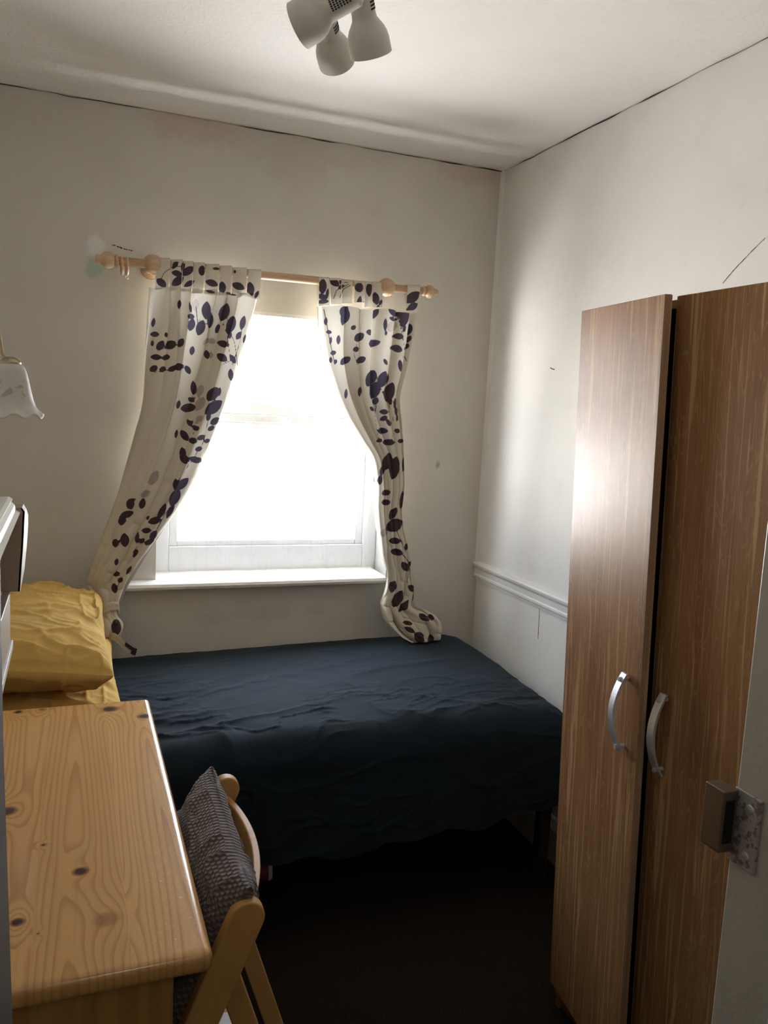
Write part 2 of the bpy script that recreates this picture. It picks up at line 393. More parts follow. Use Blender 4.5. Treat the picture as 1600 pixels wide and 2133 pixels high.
# skirting boards and dado rail
sk = [(0, 0), (.018, 0), (.018, .11), (.012, .125), (.008, .14), (0, .145)]
struct(sweep(sk, (-.0, -2.2, 0), (-.0, 0, 0), None, 'baseboard_right', M['white'], (-1, 0, 0)))
struct(sweep(sk, (XL, 0, 0), (0, 0, 0), None, 'baseboard_back', M['white'], (0, -1, 0)))
struct(sweep(sk, (XL, -2.2, 0), (XL, 0, 0), None, 'baseboard_left', M['white'], (1, 0, 0)))
dp = [(0, -.036), (.006, -.036), (.008, -.026), (.013, -.022), (.013, -.014), (.010, -.010), (.012, .010), (.020, .020), (.022, .028), (.018, .034), (.010, .037), (0, .040)]
struct(sweep(dp, (0, -2.2, .838), (0, 0, .838), None, 'trim_1', M['white'], (-1, 0, 0)), 'white moulded dado rail on the right wall')
def crack(name, pts, w, normal, seed, label=None):
    """an open joint: an irregular thin dark sliver standing proud of the surface by a hair"""
    pts = np.asarray(pts, float); n = 90; s = np.linspace(0, 1, n); seg = np.linspace(0, 1, len(pts))
    P = np.stack([np.interp(s, seg, pts[:, k]) for k in range(3)], 1); nr = np.asarray(normal, float)
    d = P[-1]-P[0]; d /= np.linalg.norm(d); side = np.cross(d, nr); side /= np.linalg.norm(side)
    wd = w*np.clip(2.2*vn(s*23+seed, s*0+seed)-.35, .12, 1.6); jit = (vn(s*40+seed, s*0+3.3)-.5)*w*1.2
    V = []
    for i in range(n):
        for sg, up in ((-1, 0), (0, 1), (1, 0)): V.append(P[i]+side*(jit[i]+sg*wd[i]/2)+nr*.0012*up)
    return struct(mesh(name, V, gridF(3, n), M['crack']), label)
crack('trim_2', [(-1.83, -.0015, H-.004), (0, -.0015, H-.004)], .0032, (0, -1, 0), 1.7, 'dark open crack between window wall and ceiling')
crack('trim_3', [(-.0015, 0, H-.004), (-.0015, -2.15, H-.004)], .0032, (-1, 0, 0), 5.2, 'dark open crack between right wall and ceiling')
crack('trim_4', [at(x, y, 'x', -.0008) for (x, y) in ((1506, 590), (1530, 561), (1568, 521), (1594, 496))], .0011, (-1, 0, 0), 8.1, 'hairline crack in the plaster above the wardrobe')
crack('trim_5', [at(1124, 1268, 'x', -.0006), at(1121, 1330, 'x', -.0006)], .002, (-1, 0, 0), 3.1)
crack('trim_6', [at(234, 510, 'y', -.0008), at(255, 517, 'y', -.0008), at(277, 523, 'y', -.0008)], .003, (0, -1, 0), 9.1)
# plaster fillet in the corner
crk = mesh('trim_7', [(-.012, 0, .85), (0, -.012, .85), (-.004, -.004, .85), (-.012, 0, H), (0, -.012, H), (-.004, -.004, H)], [(0, 2, 5, 3), (2, 1, 4, 5)], M['wall_right'])
struct(crk, 'painted filler strip in the wall corner')

# ------------------------------------------------------------------ window
win = bpy.data.objects.new('window_1', None); COL.objects.link(win); win.location = (-.83, .13, .84); struct(win, 'white framed window behind net curtains')
fy0, fy1 = .12, .18
boxes('window_frame', [(OX0, OX0+.055, fy0, fy1, OZ0, OZ1), (OX1-.055, OX1, fy0, fy1, OZ0, OZ1), (OX0+.055, OX1-.055, fy0, fy1, OZ1-.055, OZ1), (OX0+.055, OX1-.055, fy0, fy1, OZ0, .925)], M['upvc'], win, .004)
boxes('transom', [(OX0+.055, OX1-.055, fy0-.012, fy1-.004, 1.375, 1.402), (OX0+.055, OX1-.055, fy0+.002, fy1-.004, 1.402, 1.440)], M['upvc'], win, .004)
boxes('sash_frame', [(OX0+.055, OX0+.085, fy0+.008, fy1-.006, .925, 1.375), (OX1-.085, OX1-.055, fy0+.008, fy1-.006, .925, 1.375), (OX0+.085, OX1-.085, fy0+.008, fy1-.006, .925, .945), (OX0+.085, OX1-.085, fy0+.008, fy1-.006, 1.35, 1.375)], M['upvc'], win, .003)
box('window_pane', (OX0+.05, OX1-.05, .148, .152, .93, 1.375), M['glass'], win)
box('window_pane', (OX0+.05, OX1-.05, .148, .152, 1.435, OZ1-.05), M['glass'], win)
# sill board with rounded nose
sp = [(0, 0), (.045, 0), (.056, .005), (.060, .014), (.056, .023), (.045, .028), (0, .028), (-.125, .030), (-.125, 0)]
sill = sweep(sp, (-1.330, 0, .806), (-.405, 0, .806), win, 'window_sill', M['sill'], (0, -1, 0))
# ceiling board of the recess (thin white head strip)
box('window_head', (OX0, OX1, .0, .12, OZ1-.012, OZ1), M['white'], win)

# net curtains
def lace_sdf(x, z, z0):
    """embroidered swirls: rows of loops and scallops near the hem (metres -> mm)"""
    p = .085; u = (x % p)-p/2; d = np.full(x.shape, 99.)
    for (cu, cz, r) in ((0, .030, .022), (.03, .055, .014), (-.03, .055, .014), (0, .085, .012)):
        d = np.minimum(d, np.abs(np.hypot(u-cu, z-z0-cz)-r)*1000-1.6)
    sc = z-z0-.012-.008*np.abs(np.sin(PI*x/.042)); d = np.minimum(d, np.abs(sc)*1000-2.0)
    return d
def net(name, label, x0, x1, z0, z1, y, nf, amp, seed, heavy, hem_wave=.006, top_wave=0., heading=None):
    nu, nv = 260, 120; u = np.linspace(0, 1, nu); v = np.linspace(0, 1, nv); U, Vv = np.meshgrid(u, v)
    ph = fbm(U*nf*.55+seed, Vv*.6+seed)*nf*1.1
    fold = np.sin(2*PI*(U*nf+ph)); X = x0+(x1-x0)*U+.006*np.cos(2*PI*(U*nf+ph))
    zb = z0+hem_wave*np.sin(2*PI*U*nf*.5+seed)+hem_wave*np.sin(2*PI*U*3.1+seed*2); zt = z1+top_wave*(np.abs(np.sin(PI*U*nf*.5+seed))-.5)*2
    Z = zt+(zb-zt)*Vv; Y = y+amp*fold*(.5+.5*Vv)
    dens = np.clip(np.abs(np.gradient(Y, axis=1))/np.max(np.abs(np.gradient(Y, axis=1)))*1.1-.35, 0, 1)
    for (c, w, a) in heavy: dens = np.maximum(dens, a*np.exp(-((X-c-.01*np.sin(Z*9))/w)**2))
    lace = lace_sdf(X, Z, z0)
    if heading: 
        dens = np.maximum(dens, np.where(Z > z1-heading, .55+.45*np.sin(2*PI*U*nf*4), 0)); 
    V = np.stack([X, Y, Z], -1).reshape(-1, 3)
    o = mesh(name, V, gridF(nu, nv), M['net'], None, True, {'dense': dens, 'lace': lace})
    return tag(o, label, 'net curtain', 'white net curtains at the window')
net('net_curtain', 'gathered white net across the top light of the window', OX0+.02, OX1-.02, 1.43, 1.735, .06, 26, .006, 2.2, [], .012, 0, .05)
net('net_curtain', 'white lace cafe net over the lower window down to the sill', OX0+.02, OX1-.02, .852, 1.435, .075, 13, .010, 4.1, [(-.775, .022, 1.), (-.70, .02, .9), (-.62, .016, .7), (-.93, .02, .5)], .008, .018)
net('net_curtain', 'bunched lace net hanging at the right edge of the window', -.52, OX1-.008, .853, 1.39, .045, 5, .014, 6.3, [(-.455, .02, .8), (-.41, .02, .8)], .008, .01)
bead = np.linspace(0, 1, 30)

# ------------------------------------------------------------------ curtain print
def L1(l): return [(150+a/2, 480+b/2, c/2, d/2, e) for (a, b, c, d, e) in l]   # noqa
def L2(l): return [(150+a/2, 950+b/2, c/2, d/2, e) for (a, b, c, d, e) in l]
LEFT = L1([(372, 219, 46, 30, -40), (430, 142, 40, 20, 60), (462, 150, 40, 16, 80), (437, 180, 42, 25, -15), (482, 170, 54, 32, 35), (440, 212, 52, 34, 35), (488, 222, 46, 22, 30),
    (541, 168, 38, 30, 85), (600, 160, 30, 12, 0), (582, 220, 50, 28, -18), (625, 238, 44, 30, 95), (692, 233, 50, 30, -22), (742, 245, 54, 32, 95), (768, 268, 34, 16, 60), (575, 256, 42, 12, -12), (658, 266, 40, 14, -18), (678, 172, 16, 10, 90),
    (444, 310, 38, 18, 85), (492, 322, 44, 14, 100), (556, 335, 66, 38, 85), (493, 360, 28, 22, -20), (495, 396, 48, 28, 75), (531, 408, 60, 36, 70), (572, 376, 64, 26, 85), (628, 345, 70, 40, 70), (655, 396, 74, 38, 72), (600, 412, 44, 18, 70),
    (703, 388, 54, 24, 75), (651, 440, 30, 14, 80), (685, 441, 34, 20, 60), (712, 452, 34, 14, 75), (338, 388, 36, 14, 80), (342, 437, 30, 22, 0), (386, 437, 22, 14, 80), (332, 475, 24, 12, 85), (362, 482, 44, 26, 55), (404, 480, 46, 34, 30), (448, 470, 38, 26, 60),
    (495, 503, 34, 20, 80), (555, 520, 34, 22, 95), (622, 475, 46, 28, -12), (616, 531, 44, 32, -35), (661, 537, 36, 22, -55), (345, 531, 38, 24, 0), (385, 531, 32, 24, 15), (335, 578, 32, 24, 40), (371, 579, 28, 22, 35), (411, 577, 32, 22, 35),
    (439, 569, 42, 30, 8), (477, 582, 34, 22, -65), (653, 601, 44, 24, 95), (500, 657, 56, 26, 95), (490, 705, 28, 20, -35), (477, 738, 56, 36, 8), (438, 725, 34, 16, 75), (577, 682, 62, 42, 50), (581, 736, 80, 44, 38), (605, 672, 34, 14, 80),
    (482, 801, 32, 18, -60), (560, 775, 34, 18, 75), (588, 792, 42, 28, 30), (510, 822, 24, 22, 0), (572, 822, 30, 20, 25), (462, 852, 44, 28, -60), (497, 873, 32, 26, -15), (530, 860, 34, 20, 25), (556, 874, 24, 18, 20), (455, 926, 50, 28, 95), (466, 946, 40, 22, -40),
    (521, 907, 28, 20, 15), (508, 952, 52, 26, -15), (428, 845, 34, 14, 80)])
LEFT += L2([(459, 10, 44, 26, -50), (521, 12, 26, 20, 10), (428, 116, 48, 26, 95), (455, 112, 62, 32, 45), (424, 168, 66, 40, 60), (238, 190, 46, 30, 80), (226, 232, 50, 28, 15), (288, 190, 40, 26, 75), (203, 262, 30, 26, 80), (340, 263, 50, 30, 12), (306, 303, 36, 24, 0), (312, 250, 22, 10, 50),
    (268, 332, 46, 16, 80), (287, 345, 26, 18, 30), (320, 352, 40, 24, 25), (216, 340, 52, 36, 95), (178, 352, 34, 26, 85), (184, 484, 26, 20, 20), (176, 545, 40, 26, 100), (200, 510, 22, 20, 40), (335, 325, 44, 26, 60), (370, 225, 70, 26, 62), (405, 225, 60, 22, 62), (182, 430, 28, 16, 80), (262, 400, 40, 16, 60), (235, 470, 40, 14, 60), (182, 705, 56, 40, 95), (225, 600, 44, 22, 60), (205, 250, 40, 22, 70)])
LEFT_P = L1([(514, 313, 48, 26, 85), (524, 400, 50, 18, 80), (552, 465, 30, 18, 60), (576, 464, 28, 24, 0), (571, 521, 26, 20, 80), (526, 668, 52, 26, 70), (525, 722, 62, 36, 55), (524, 783, 32, 24, 40), (510, 800, 16, 10, 0)])
LEFT_P += L2([(335, 85, 60, 34, 60), (300, 150, 40, 26, 30)])
LEFT_S = [L1([(x, y, 0, 0, 0) for x, y in q]) for q in ([(362, 218), (385, 175), (420, 152), (462, 150)], [(640, 400), (668, 470), (690, 600)], [(600, 340), (640, 440), (650, 545), (620, 560)], [(325, 605), (345, 592), (400, 582), (470, 575)], [(345, 510), (380, 490), (440, 475)],
    [(500, 640), (505, 705), (495, 800), (500, 860)], [(600, 660), (560, 780), (540, 880), (470, 990)], [(515, 320), (520, 400), (575, 385)], [(705, 380), (690, 470), (660, 560)])]
LEFT_S += [L2([(x, y, 0, 0, 0) for x, y in q]) for q in ([(250, 395), (275, 360), (345, 335)], [(215, 265), (240, 240), (260, 170)], [(450, 60), (425, 170), (330, 330)], [(180, 470), (205, 500), (175, 560)])]
RIGHT = L1([(1043, 233, 58, 32, 88), (1062, 265, 44, 14, 80), (1042, 277, 38, 22, -20), (1045, 297, 46, 18, 5), (1092, 217, 44, 28, -40), (1120, 236, 28, 16, 30), (1118, 213, 22, 12, 90), (1140, 214, 22, 10, 0), (1195, 238, 36, 34, 95), (1237, 245, 58, 26, 88), (1264, 284, 48, 28, 100), (1195, 300, 50, 20, 80), (1285, 300, 24, 14, 60),
    (1418, 279, 66, 40, 35), (1418, 318, 46, 28, 30), (1128, 335, 40, 30, 60), (1132, 362, 62, 30, 75), (1270, 338, 50, 22, 80), (1208, 310, 30, 12, 60), (1328, 340, 44, 26, -50), (1352, 345, 46, 18, 95), (1377, 365, 78, 40, 65), (1330, 370, 30, 18, -15), (1372, 410, 32, 16, 80), (1404, 413, 46, 20, 75), (1346, 444, 38, 26, 0), (1401, 453, 28, 14, 65), (1392, 483, 24, 14, 65),
    (1338, 495, 44, 30, -15), (1355, 564, 46, 26, 105), (1297, 395, 50, 14, 85), (1298, 430, 20, 10, 80), (1052, 380, 30, 14, 85), (1064, 425, 22, 16, 0), (1105, 456, 36, 18, 85), (1080, 511, 24, 18, 20), (1128, 544, 40, 26, 40), (1069, 541, 24, 12, 90), (1088, 548, 20, 14, 60), (1183, 447, 44, 32, 35), (1160, 408, 24, 18, 40), (1234, 425, 36, 24, 0), (1252, 470, 44, 32, 10), (1170, 497, 28, 22, 20),
    (1190, 541, 40, 26, 25), (1293, 549, 26, 16, -60), (1130, 680, 40, 16, 80), (1184, 672, 40, 16, 85), (1233, 617, 66, 44, 60), (1281, 621, 64, 40, 70), (1250, 666, 68, 38, 70), (1307, 673, 74, 44, 72), (1253, 711, 28, 18, 75), (1309, 713, 30, 16, 80), (1332, 720, 50, 16, 80), (1237, 742, 24, 18, -30), (1284, 755, 34, 22, 0), (1337, 752, 34, 18, 85), (1283, 782, 30, 20, 30), (1303, 799, 30, 18, -60), (1341, 780, 28, 14, 80),
    (1280, 834, 38, 24, 0), (1341, 833, 28, 20, 0), (1268, 873, 26, 16, 15), (1307, 881, 44, 26, 0), (1356, 875, 26, 18, 0), (1302, 961, 66, 38, 75), (1333, 996, 72, 36, 78), (1373, 965, 70, 14, 85), (1282, 1000, 40, 20, 80), (1070, 460, 30, 12, 80)])
RIGHT += L2([(1300, 22, 60, 36, 75), (1331, 42, 78, 40, 80), (1275, 95, 40, 22, 80), (1300, 150, 34, 24, 10), (1300, 190, 34, 24, 0), (1329, 236, 52, 28, 60), (1335, 285, 66, 50, 30), (1365, 180, 70, 18, 82), (1337, 350, 44, 26, 0), (1384, 376, 32, 14, 80), (1346, 397, 46, 28, -8), (1379, 456, 42, 28, -55), (1397, 450, 32, 14, 60), (1411, 548, 40, 26, -30), (1350, 590, 70, 40, 60), (1375, 620, 60, 24, 50), (1330, 540, 46, 30, 70), (1420, 580, 44, 12, 80),
    (1455, 665, 42, 26, -30), (1488, 666, 28, 20, -50), (1436, 748, 46, 40, -50), (1488, 760, 36, 26, 90), (1514, 785, 26, 20, 0), (1395, 716, 44, 20, -30), (1388, 688, 40, 18, -10)])
RIGHT_P = L1([(1323, 402, 46, 36, 50), (1052, 385, 20, 10, 80)])+L2([(1292, 315, 34, 30, 60), (1258, 170, 20, 14, 0)])
RIGHT_S = [L1([(x, y, 0, 0, 0) for x, y in q]) for q in ([(1215, 610), (1255, 710), (1252, 800), (1262, 868)], [(1262, 640), (1300, 720), (1330, 820), (1318, 870)], [(1345, 350), (1360, 430), (1385, 545)], [(1395, 420), (1378, 500), (1358, 560)], [(1045, 330), (1068, 470), (1085, 560)], [(1088, 285), (1100, 250), (1150, 225)], [(1115, 280), (1130, 245), (1160, 228)], [(1180, 450), (1160, 520), (1175, 560)])]
RIGHT_S += [L2([(x, y, 0, 0, 0) for x, y in q]) for q in ([(1340, 300), (1390, 410), (1400, 470), (1388, 525)], [(1362, 398), (1390, 430), (1400, 470)])]
def leaf_sdf(PX, PY, leaves, stems=()):
    d = np.full(PX.shape, 50.)
    for (cx, cy, l, w, a) in leaves:
        l *= 1.16; w *= 1.03
        sel = (np.abs(PX-cx) < l/2+4) & (np.abs(PY-cy) < l/2+4)
        if not sel.any(): continue
        a = math.radians(a); x = (PX[sel]-cx)*math.cos(a)-(PY[sel]-cy)*math.sin(a); y = (PX[sel]-cx)*math.sin(a)+(PY[sel]-cy)*math.cos(a)
        hl, hw = l/2, w/2; R = (hl*hl+hw*hw)/(2*hw); k = np.hypot(x, np.abs(y)+R-hw)-R
        d[sel] = np.minimum(d[sel], k)
    for q in stems:
        for (p, r) in zip(q[:-1], q[1:]):
            ax, ay, bx, by = p[0], p[1], r[0], r[1]; L = (bx-ax)**2+(by-ay)**2
            tt = np.clip(((PX-ax)*(bx-ax)+(PY-ay)*(by-ay))/L, 0, 1)
            d = np.minimum(d, np.hypot(PX-ax-tt*(bx-ax), PY-ay-tt*(by-ay))-.85)
    return d
def crom(vals, t):
    vals = np.asarray(vals, float); n = len(vals); x = t*(n-1); i = np.clip(np.floor(x).astype(int), 0, n-2); f = (x-i)[:, None]
    P = lambda k: vals[np.clip(k, 0, n-1)]
    p0, p1, p2, p3 = P(i-1), P(i), P(i+1), P(i+2)
    return .5*((2*p1)+(-p0+p2)*f+(2*p0-5*p1+4*p2-p3)*f*f+(-p0+3*p1-3*p2+p3)*f**3)
RY, RZ = -.09, 1.858                                     # pole axis
def curtain(label, group, rows, nf, seed, leaves, pale, stems, tabs, twist, topfun):
    nu, nv = 230, 460
    R = crom([(a, b, c, d, y, am) for (a, b, c, d, y, am) in rows], np.linspace(0, 1, nv))
    u = np.linspace(0, 1, nu); U = np.repeat(u[None], nv, 0); Vv = np.repeat(np.linspace(0, 1, nv)[:, None], nu, 1)
    PX = R[:, 0:1]+(R[:, 2:3]-R[:, 0:1])*U; PY = R[:, 1:2]+(R[:, 3:4]-R[:, 1:2])*U
    PY = PY+topfun(U)*(1-sstep(0, .05, Vv))
    fu = nf*(U+.045*np.sin(2*PI*(U*2.3+seed)))+twist(Vv)+.5*(fbm(U*2.5+seed, Vv*3)-.5)
    s = np.sin(2*PI*fu); fold = np.sign(s)*np.abs(s)**.8
    A = 1.8*R[:, 5:6]*np.ones_like(U)*(.55+.8*vn(U*5+seed*3, Vv*4))
    Yp = R[:, 4:5]+A*fold
    crease = (ridge(U*5+Vv*7+seed, Vv*16-U*3, 4)-.3)*.010*sstep(.25, .8, Vv)
    Yp = Yp+crease
    d = CF[None, None]+((PX-800)/F_PX)[..., None]*CR-((PY-1066.5)/F_PX)[..., None]*CU
    base = CAM+d*((R[:, 4:5]-CAM[1])/d[..., 1])[..., None]            # smooth sheet in its hanging plane
    P = base.copy(); P[..., 1] = Yp; DXs = .6*A*np.cos(2*PI*fu)*np.clip(np.sin(PI*U)*3, 0, 1); P[..., 0] += DXs; PX = PX+DXs*640
    P[..., 2] = np.maximum(P[..., 2], .612)
    root = thing('leaf_print_curtain', label, 'curtain', tuple(base[0, nu//2]), group)
    mesh('curtain_panel', P.reshape(-1, 3), gridF(nu, nv), M['curtain'], root, True, {'leaf': leaf_sdf(PX, PY, leaves, stems), 'leaf_pale': leaf_sdf(PX, PY, pale)})
    for (xa, xb, yt, xc, xd, yb) in tabs:
        n1, n2 = 14, 40; a = np.linspace(0, 1, n1)[None]; k = np.linspace(0, 1, 26)[:, None]
        px = (xc+(xd-xc)*a)*(1-k)+(xa+(xb-xa)*a)*k; py = (yb+0*a)*(1-k)+(yt+0*a)*k
        bulge = .006*np.sin(PI*a)
        dd = CF+((px-800)/F_PX)[..., None]*CR-((py-1066.5)/F_PX)[..., None]*CU; pl = RY-.017
        Q = CAM+dd*((pl-CAM[1])/dd[..., 1])[..., None]; Q[..., 1] -= bulge
        top = Q[-1]; rowsQ = [Q]
        for an in np.linspace(0, PI, 9)[1:]:                           # over the pole and down behind
            r_ = top.copy(); r_[:, 1] = RY-.017*math.cos(an); r_[:, 2] = top[:, 2]+.010*math.sin(an); rowsQ.append(r_[None])
        for kk in (.5, 1.0):
            r_ = top*(1-kk)+Q[0]*kk; r_[:, 1] = RY+.017-.012*kk; rowsQ.append(r_[None])
        Q = np.concatenate(rowsQ, 0); n = Q.shape[0]
        PXa = np.concatenate([px, np.repeat(px[-1:], n-26, 0)], 0); PYa = np.concatenate([py, np.repeat(py[-1:]-60, n-26, 0)], 0)
        mesh('curtain_tab', Q.reshape(-1, 3), gridF(n1, n), M['curtain'], root, True, {'leaf': leaf_sdf(PXa, PYa, leaves, stems), 'leaf_pale': leaf_sdf(PXa, PYa, pale)})
    return root
lt = []
for (xa, xb) in ((327, 355), (357, 381), (382, 403), (404, 427), (429, 457), (459, 484), (486, 515), (517, 545)):
    yt = 542+(xa-327)*.125; lt.append((xa, xb, yt, xa-4, xb-4, 603+(xa-327)*.11))
lrows = [(312, 596, 538, 616, -.100, .010), (309, 640, 530, 650, -.102, .016), (306, 700, 514, 705, -.106, .020), (303, 770, 490, 780, -.110, .022), (299, 835, 462, 855, -.112, .024), (284, 895, 437, 920, -.114, .024), (264, 960, 412, 985, -.114, .024),
    (243, 1030, 380, 1045, -.112, .024), (214, 1110, 338, 1110, -.11, .022), (193, 1165, 298, 1168, -.105, .020), (180, 1210, 268, 1218, -.10, .016), (196, 1246, 250, 1256, -.10, .012), (209, 1275, 244, 1282, -.10, .010), (213, 1300, 253, 1302, -.10, .014), (212, 1322, 248, 1326, -.10, .012)]
lc = curtain('left leaf-print curtain swept left and knotted behind the yellow pillows', 'leaf-print curtains at the window', lrows, 7.4, .37, LEFT, LEFT_P, LEFT_S, lt, lambda v: .5*v, lambda U: 3*np.sin(U*19))
# band of cloth knotted round the bottom, and its loose end
pts = [at(x, y, 'y', yy) for (x, y, yy) in ((204, 1282, -.105), (215, 1270, -.125), (232, 1262, -.128), (247, 1262, -.115), (249, 1272, -.10))]
V = []; 
for k, p in enumerate(pts):
    for zz, oo in ((-.014, 0), (-.007, -.004), (0, .001), (.007, -.004), (.014, 0)): V.append(p+np.array([0, oo, zz]))
mesh('curtain_knot', V, gridF(5, len(pts)), M['curtain'], lc, True, {'leaf': np.full(len(V), 5.), 'leaf_pale': np.full(len(V), 5.)})
pts = [at(x, y, 'y', yy) for (x, y, yy) in ((222, 1328, -.11), (236, 1325, -.14), (248, 1333, -.15), (262, 1346, -.15), (276, 1356, -.15), (284, 1359, -.15))]
V = []
for k, p in enumerate(pts):
    w = .010 if k else .006
    for a, oo in ((-1, 0), (-.5, .004), (0, -.003), (.5, .004), (1, 0)): V.append(p+np.array([.3*w*a, oo, w*a*1.1]))
mesh('tie_end', V, gridF(5, len(pts)), M['curtain'], lc, True, {'leaf': np.where(np.arange(len(V)) > 16, -1., 5.), 'leaf_pale': np.full(len(V), 5.)})['label'] = 'pale loose end with a brown tip'
rt = [(665, 687, 582, 664, 687, 637), (688, 711, 584, 689, 711, 634), (712, 734, 588, 712, 733, 632), (739, 760, 590, 738, 758, 630), (761, 775, 592, 759, 773, 640), (776, 797, 592, 776, 797, 640), (849, 876, 598, 846, 868, 647)]
rrows = [(662, 635, 870, 652, -.100, .012), (666, 690, 857, 705, -.102, .017), (676, 750, 842, 765, -.105, .020), (694, 808, 826, 825, -.108, .020), (716, 862, 830, 878, -.110, .020), (748, 914, 834, 925, -.112, .017), (774, 955, 836, 965, -.112, .015), (784, 1010, 838, 1016, -.112, .013), (784, 1060, 833, 1066, -.112, .013),
    (789, 1110, 841, 1116, -.112, .012), (796, 1160, 853, 1165, -.112, .011), (805, 1198, 860, 1204, -.112, .010), (801, 1235, 863, 1238, -.112, .012), (797, 1262, 862, 1260, -.115, .014), (802, 1288, 890, 1272, -.122, .016), (814, 1308, 917, 1292, -.135, .016), (838, 1328, 920, 1314, -.145, .014), (872, 1343, 915, 1334, -.15, .010), (903, 1349, 911, 1345, -.155, .003)]
curtain('right leaf-print curtain twisted into a tail lying on the bed', 'leaf-print curtains at the window', rrows, 5.6, 1.13, RIGHT, RIGHT_P, RIGHT_S, rt, lambda v: 1.5*sstep(.45, .9, v), lambda U: 3*np.sin(U*15+1))

# ------------------------------------------------------------------ curtain pole
pl_ = thing('curtain_pole', 'pale wooden curtain pole across the window wall', 'curtain pole', (-.86, RY, RZ))
za, zb = 1.853, 1.864; xa, xb = -1.405, -.335
pz = lambda x: za+(zb-za)*(x-xa)/(xb-xa)
PD = np.array([xb-xa, 0, zb-za]); PD /= np.linalg.norm(PD)
tube('pole', [(xa, RY, za), (-.86, RY, pz(-.86)), (xb, RY, zb)], .0135, M['pole'], pl_, 20)
lathe_o('finial', [(-.004, 0), (-.004, .014), (0, .017), (.006, .017), (.010, .013), (.016, .021), (.026, .023), (.036, .018), (.042, .010), (.046, .012), (.052, .011), (.057, .005), (.058, 0)], (xb, RY, zb), PD, M['pole'], pl_)
lathe_o('finial', [(-.03, .0136), (-.028, .019), (-.022, .019), (-.018, .015), (-.012, .022), (.002, .025), (.014, .021), (.022, .013), (.030, .015), (.036, .013), (.038, 0)], (-1.385, RY, pz(-1.385)), -PD, M['pole'], pl_)
for x in (-1.253, -.474):
    c = np.array([x, RY, pz(x)])
    V, F = joinvf([lathe([(-.024, .0137), (-.024, .020), (-.014, .028), (0, .031), (.014, .028), (.024, .020), (.024, .0137)], c, PD), lathe([(0, .014), (.05, .012), (.072, .016), (.076, .028), (.089, .030), (.0895, 0)], c+np.array([0, 0, -.004]), (0, 1, 0))])
    mesh('pole_bracket', V, F, M['pole'], pl_, True)
for k, (x, lab) in enumerate(((-1.345, 'wooden curtain ring nearer the left end of the pole'), (-1.330, 'wooden curtain ring beside the left pole bracket, with a metal eye'))):
    c = (x, RY, pz(x)-.0125); r = thing('curtain_ring', lab, 'curtain ring', c, 'wooden rings on the curtain pole')
    V, F = torusvf(c, (1, 0, .05), .0245, .0042); mesh('ring', V, F, M['pole'], r, True)
    if k:
        V, F = torusvf((x, RY, pz(x)-.046), (0, 1, 0), .005, .0012, 14, 6); mesh('screw_eye', V, F, M['steel'], r, True)

# ------------------------------------------------------------------ bed
BX0, BX1, BY0, BZ = XL+.02, -.045, -.845, .592
bed = thing('single_bed', 'single bed on black legs under a navy cover', 'bed', (-.94, -.43, 0))
boxes('bed_frame', [(BX0, BX1-.05, BY0+.05, BY0+.085, .27, .31), (BX0, BX1-.05, -.06, -.025, .27, .31), (BX0, BX0+.035, BY0+.05, -.03, .27, .31), (BX1-.085, BX1-.05, BY0+.05, -.03, .27, .31), (-1.0, -.965, BY0+.05, -.03, .27, .31)], M['black_metal'], bed)
o = box('mattress', (BX0, BX1-.045, BY0+.05, -.025, .31, BZ-.02), M['mattress'], bed, .05)
for (x, y) in ((-.122, BY0+.08), (-.122, -.06), (BX0+.05, BY0+.08), (BX0+.05, -.06)):
    box('leg', (x-.018, x+.018, y-.018, y+.018, 0, .27), M['black_metal'], bed, .003)
# navy cover: lies over the mattress, hangs down at the front and the right-hand end
nx, ny = 330, 300
a = np.concatenate([np.linspace(BX0, -.14, 270), np.linspace(-.14, -.14+.40, nx-270+1)[1:]]); bb = np.concatenate([np.linspace(-.012, -.76, 190), np.linspace(-.76, -1.16, ny-190+1)[1:]])
A_, B_ = np.meshgrid(a, bb); r = .085
da = np.maximum(A_-(-.14), 0); db = np.maximum(-.76-B_, 0); d = np.hypot(da, db)+1e-9
# hem: lower on the left, cut up towards the right-hand end
hem = .385-.06*sstep(-.6, -.1, A_)+.012*np.sin(A_*14)+.01*np.sin(A_*31+1)
dmax = np.maximum(da, db); sc_ = np.minimum(1, hem/.40); d2 = d*sc_
an = np.minimum(d2/r, PI/2); outw = r*np.sin(an); drop = r*(1-np.cos(an))+np.maximum(d2-r*PI/2, 0)
X = np.minimum(A_, -.14)+outw*da/d; Y = np.maximum(B_, -.76)-outw*db/d
Z = BZ+.012*np.exp(-((A_+.35)/.35)**2)*np.exp(-((B_+.25)/.4)**2)-.018*sstep(-.7, -1.75, A_)-.012*sstep(-.10, 0, B_)
Z = Z-.02*sstep(-.30, -.10, A_)*sstep(-.2, -.75, B_)
ca, sa = math.cos(.20), math.sin(.20); P1 = A_*ca+B_*sa; P2 = -A_*sa+B_*ca
wx = .9*(fbm(A_*2.3+4, B_*2.3)-.5); wz = .25*(fbm(A_*5, B_*5+8)-.5)
wr = .006*ridge(P1*2.0+3, P2*9+wx*6, 4)+.0055*ridge(P1*3.6+wx*3, (P2+wz)*19+2, 6)*(vn(A_*2.1+7, B_*3+2) > .0)*sstep(.35, .6, vn(A_*3+2, B_*4))+.0035*ridge(P1*8+wx*5, (P2+wz*.6)*38+5, 6)*sstep(.4, .65, vn(A_*4+5, B_*5+1))
wr = wr*(.35+.9*sstep(-.15, -.5, B_)*(.6+.6*vn(A_*3, B_*3)))
wr2 = .010*ridge(A_*6.5+.8*B_, B_*1.1+4, 3)*sstep(.08, .3, d2)
wr3 = .008*ridge(A_*2.4+B_*5, B_*11-A_*2, 4)*np.exp(-((B_+.72)/.10)**2)
